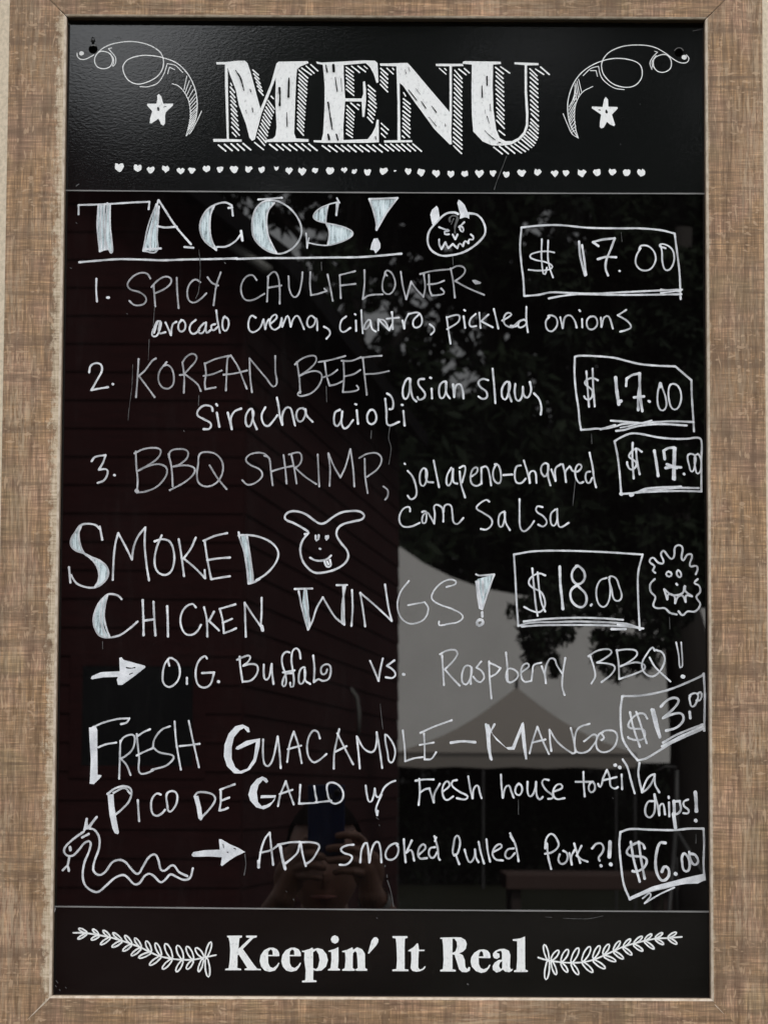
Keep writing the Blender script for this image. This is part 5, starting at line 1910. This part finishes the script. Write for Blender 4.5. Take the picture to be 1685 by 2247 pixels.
# neck joins head and chest; the body is one continuous mesh, clothes are its children's shells
nk = HC + Vector((0, -.045, -.10)); shz = HC.z - .255
cap(body, nk, Vector((nk.x, nk.y - .03, shz + .01)), .050, .060, 20)
body_o = remeshed('body', body, m_skin, person, .0030)
bm = bmesh.new(); n_ = 32; prev = None
for (zz, rx, ry, dy) in ((shz - .40, .165, .115, .0), (shz - .30, .160, .110, .0), (shz - .20, .168, .112, .0), (shz - .12, .180, .118, .003), (shz - .06, .190, .112, .0), (shz - .01, .170, .095, -.005), (shz + .02, .105, .080, -.01), (shz + .035, .070, .066, -.01)):
    ring = [bm.verts.new((nk.x + rx * math.cos(2 * math.pi * k / n_), nk.y - .045 + dy + ry * math.sin(2 * math.pi * k / n_), zz)) for k in range(n_)]
    if prev:
        for k in range(n_): bm.faces.new((prev[k], prev[(k + 1) % n_], ring[(k + 1) % n_], ring[k]))
    else: bm.faces.new(ring[::-1])
    prev = ring
bm.faces.new(prev)
for sx, el, wr in ((1, elR, wrR), (-1, elL, wrL)):
    sh = Vector((nk.x + sx * .165, nk.y - .05, shz - .055)); mid = sh.lerp(el, .5)
    cap(bm, sh, mid, .068, .056); cap(bm, mid, el, .056, .052); cap(bm, el, el.lerp(wr, .10), .052, .049)
remeshed('shirt', bm, m_shirt, person, .010, 3)
bm = bmesh.new()
ellip(bm, (nk.x, nk.y - .045, shz - .40), .168, .118, .11)
for sx in (-1, 1):
    x0 = nk.x + sx * .09; y0 = nk.y - .045
    cap(bm, (x0, y0, shz - .46), (nk.x + sx * .11, y0 + .01, .40), .092, .062); cap(bm, (nk.x + sx * .11, y0 + .01, .40), (nk.x + sx * .13, y0 - .02, .12), .062, .055)
remeshed('trousers', bm, m_jeans, person, .012, 3)
for sx in (-1, 1):
    bm = bmesh.new(); box(bm, -.045, .045, -.10, .17, 0, .085); 
    for v in bm.verts:
        if v.co.y > 0 and v.co.z > .04: v.co.z -= .035
        v.co += Vector((nk.x + sx * .13, nk.y - .05, 0))
    bm_obj('shoe', bm, m_lens, person, True, bevel=.02)
wv = P_(832, 1985, PD + .06); ax = (P_(900, 2130, PD + .22) - P_(815, 1965, PD + .03)).normalized()
wc = P_(815, 1965, PD + .03) + ax * .020
bm = bmesh.new(); a1 = ax.cross(Vector((0, 1, 0))).normalized(); a2 = ax.cross(a1)
for k in range(24):
    t0, t1 = 2 * math.pi * k / 24, 2 * math.pi * (k + 1) / 24
    rr = .031
    f = [wc + (a1 * math.cos(t) + a2 * math.sin(t)) * rr + ax * s_ for t, s_ in ((t0, -.009), (t1, -.009), (t1, .009), (t0, .009))]
    bm.faces.new([bm.verts.new(p) for p in f])
bm_obj('watch_strap', bm, m_watch, person, True)

# the phone, a thing of its own, held upright
tl = mirrored(676, 1722, PD); br = mirrored(756, 1880, PD)
pc = (tl + br) / 2; phone = empty('phone', tuple(pc - Vector((0, 0, (tl.z - br.z) / 2))), 'dark blue phone held upright by the person', 'phone')
hw_, hh = abs(br.x - tl.x) / 2, (tl.z - br.z)
bm = bmesh.new(); box(bm, -hw_, hw_, -.0045, .0045, 0, hh); bm_obj('case', bm, m_phone, phone, bevel=.003)
bm = bmesh.new(); box(bm, -hw_ + .004, hw_ - .004, -.0056, -.0047, .004, hh - .004); bm_obj('screen', bm, m_lens, phone)
for (lx, lz) in ((hw_ - .014, hh - .014), (hw_ - .014, hh - .034), (hw_ - .030, hh - .024)):
    bm = bmesh.new(); r0 = bmesh.ops.create_cone(bm, cap_ends=True, segments=24, radius1=.0065, radius2=.0065, depth=.003)
    for v in bm.verts: v.co = Vector((v.co.x + lx, v.co.z + .0062, v.co.y + lz))
    bm_obj('lens', bm, m_lens, phone, True)
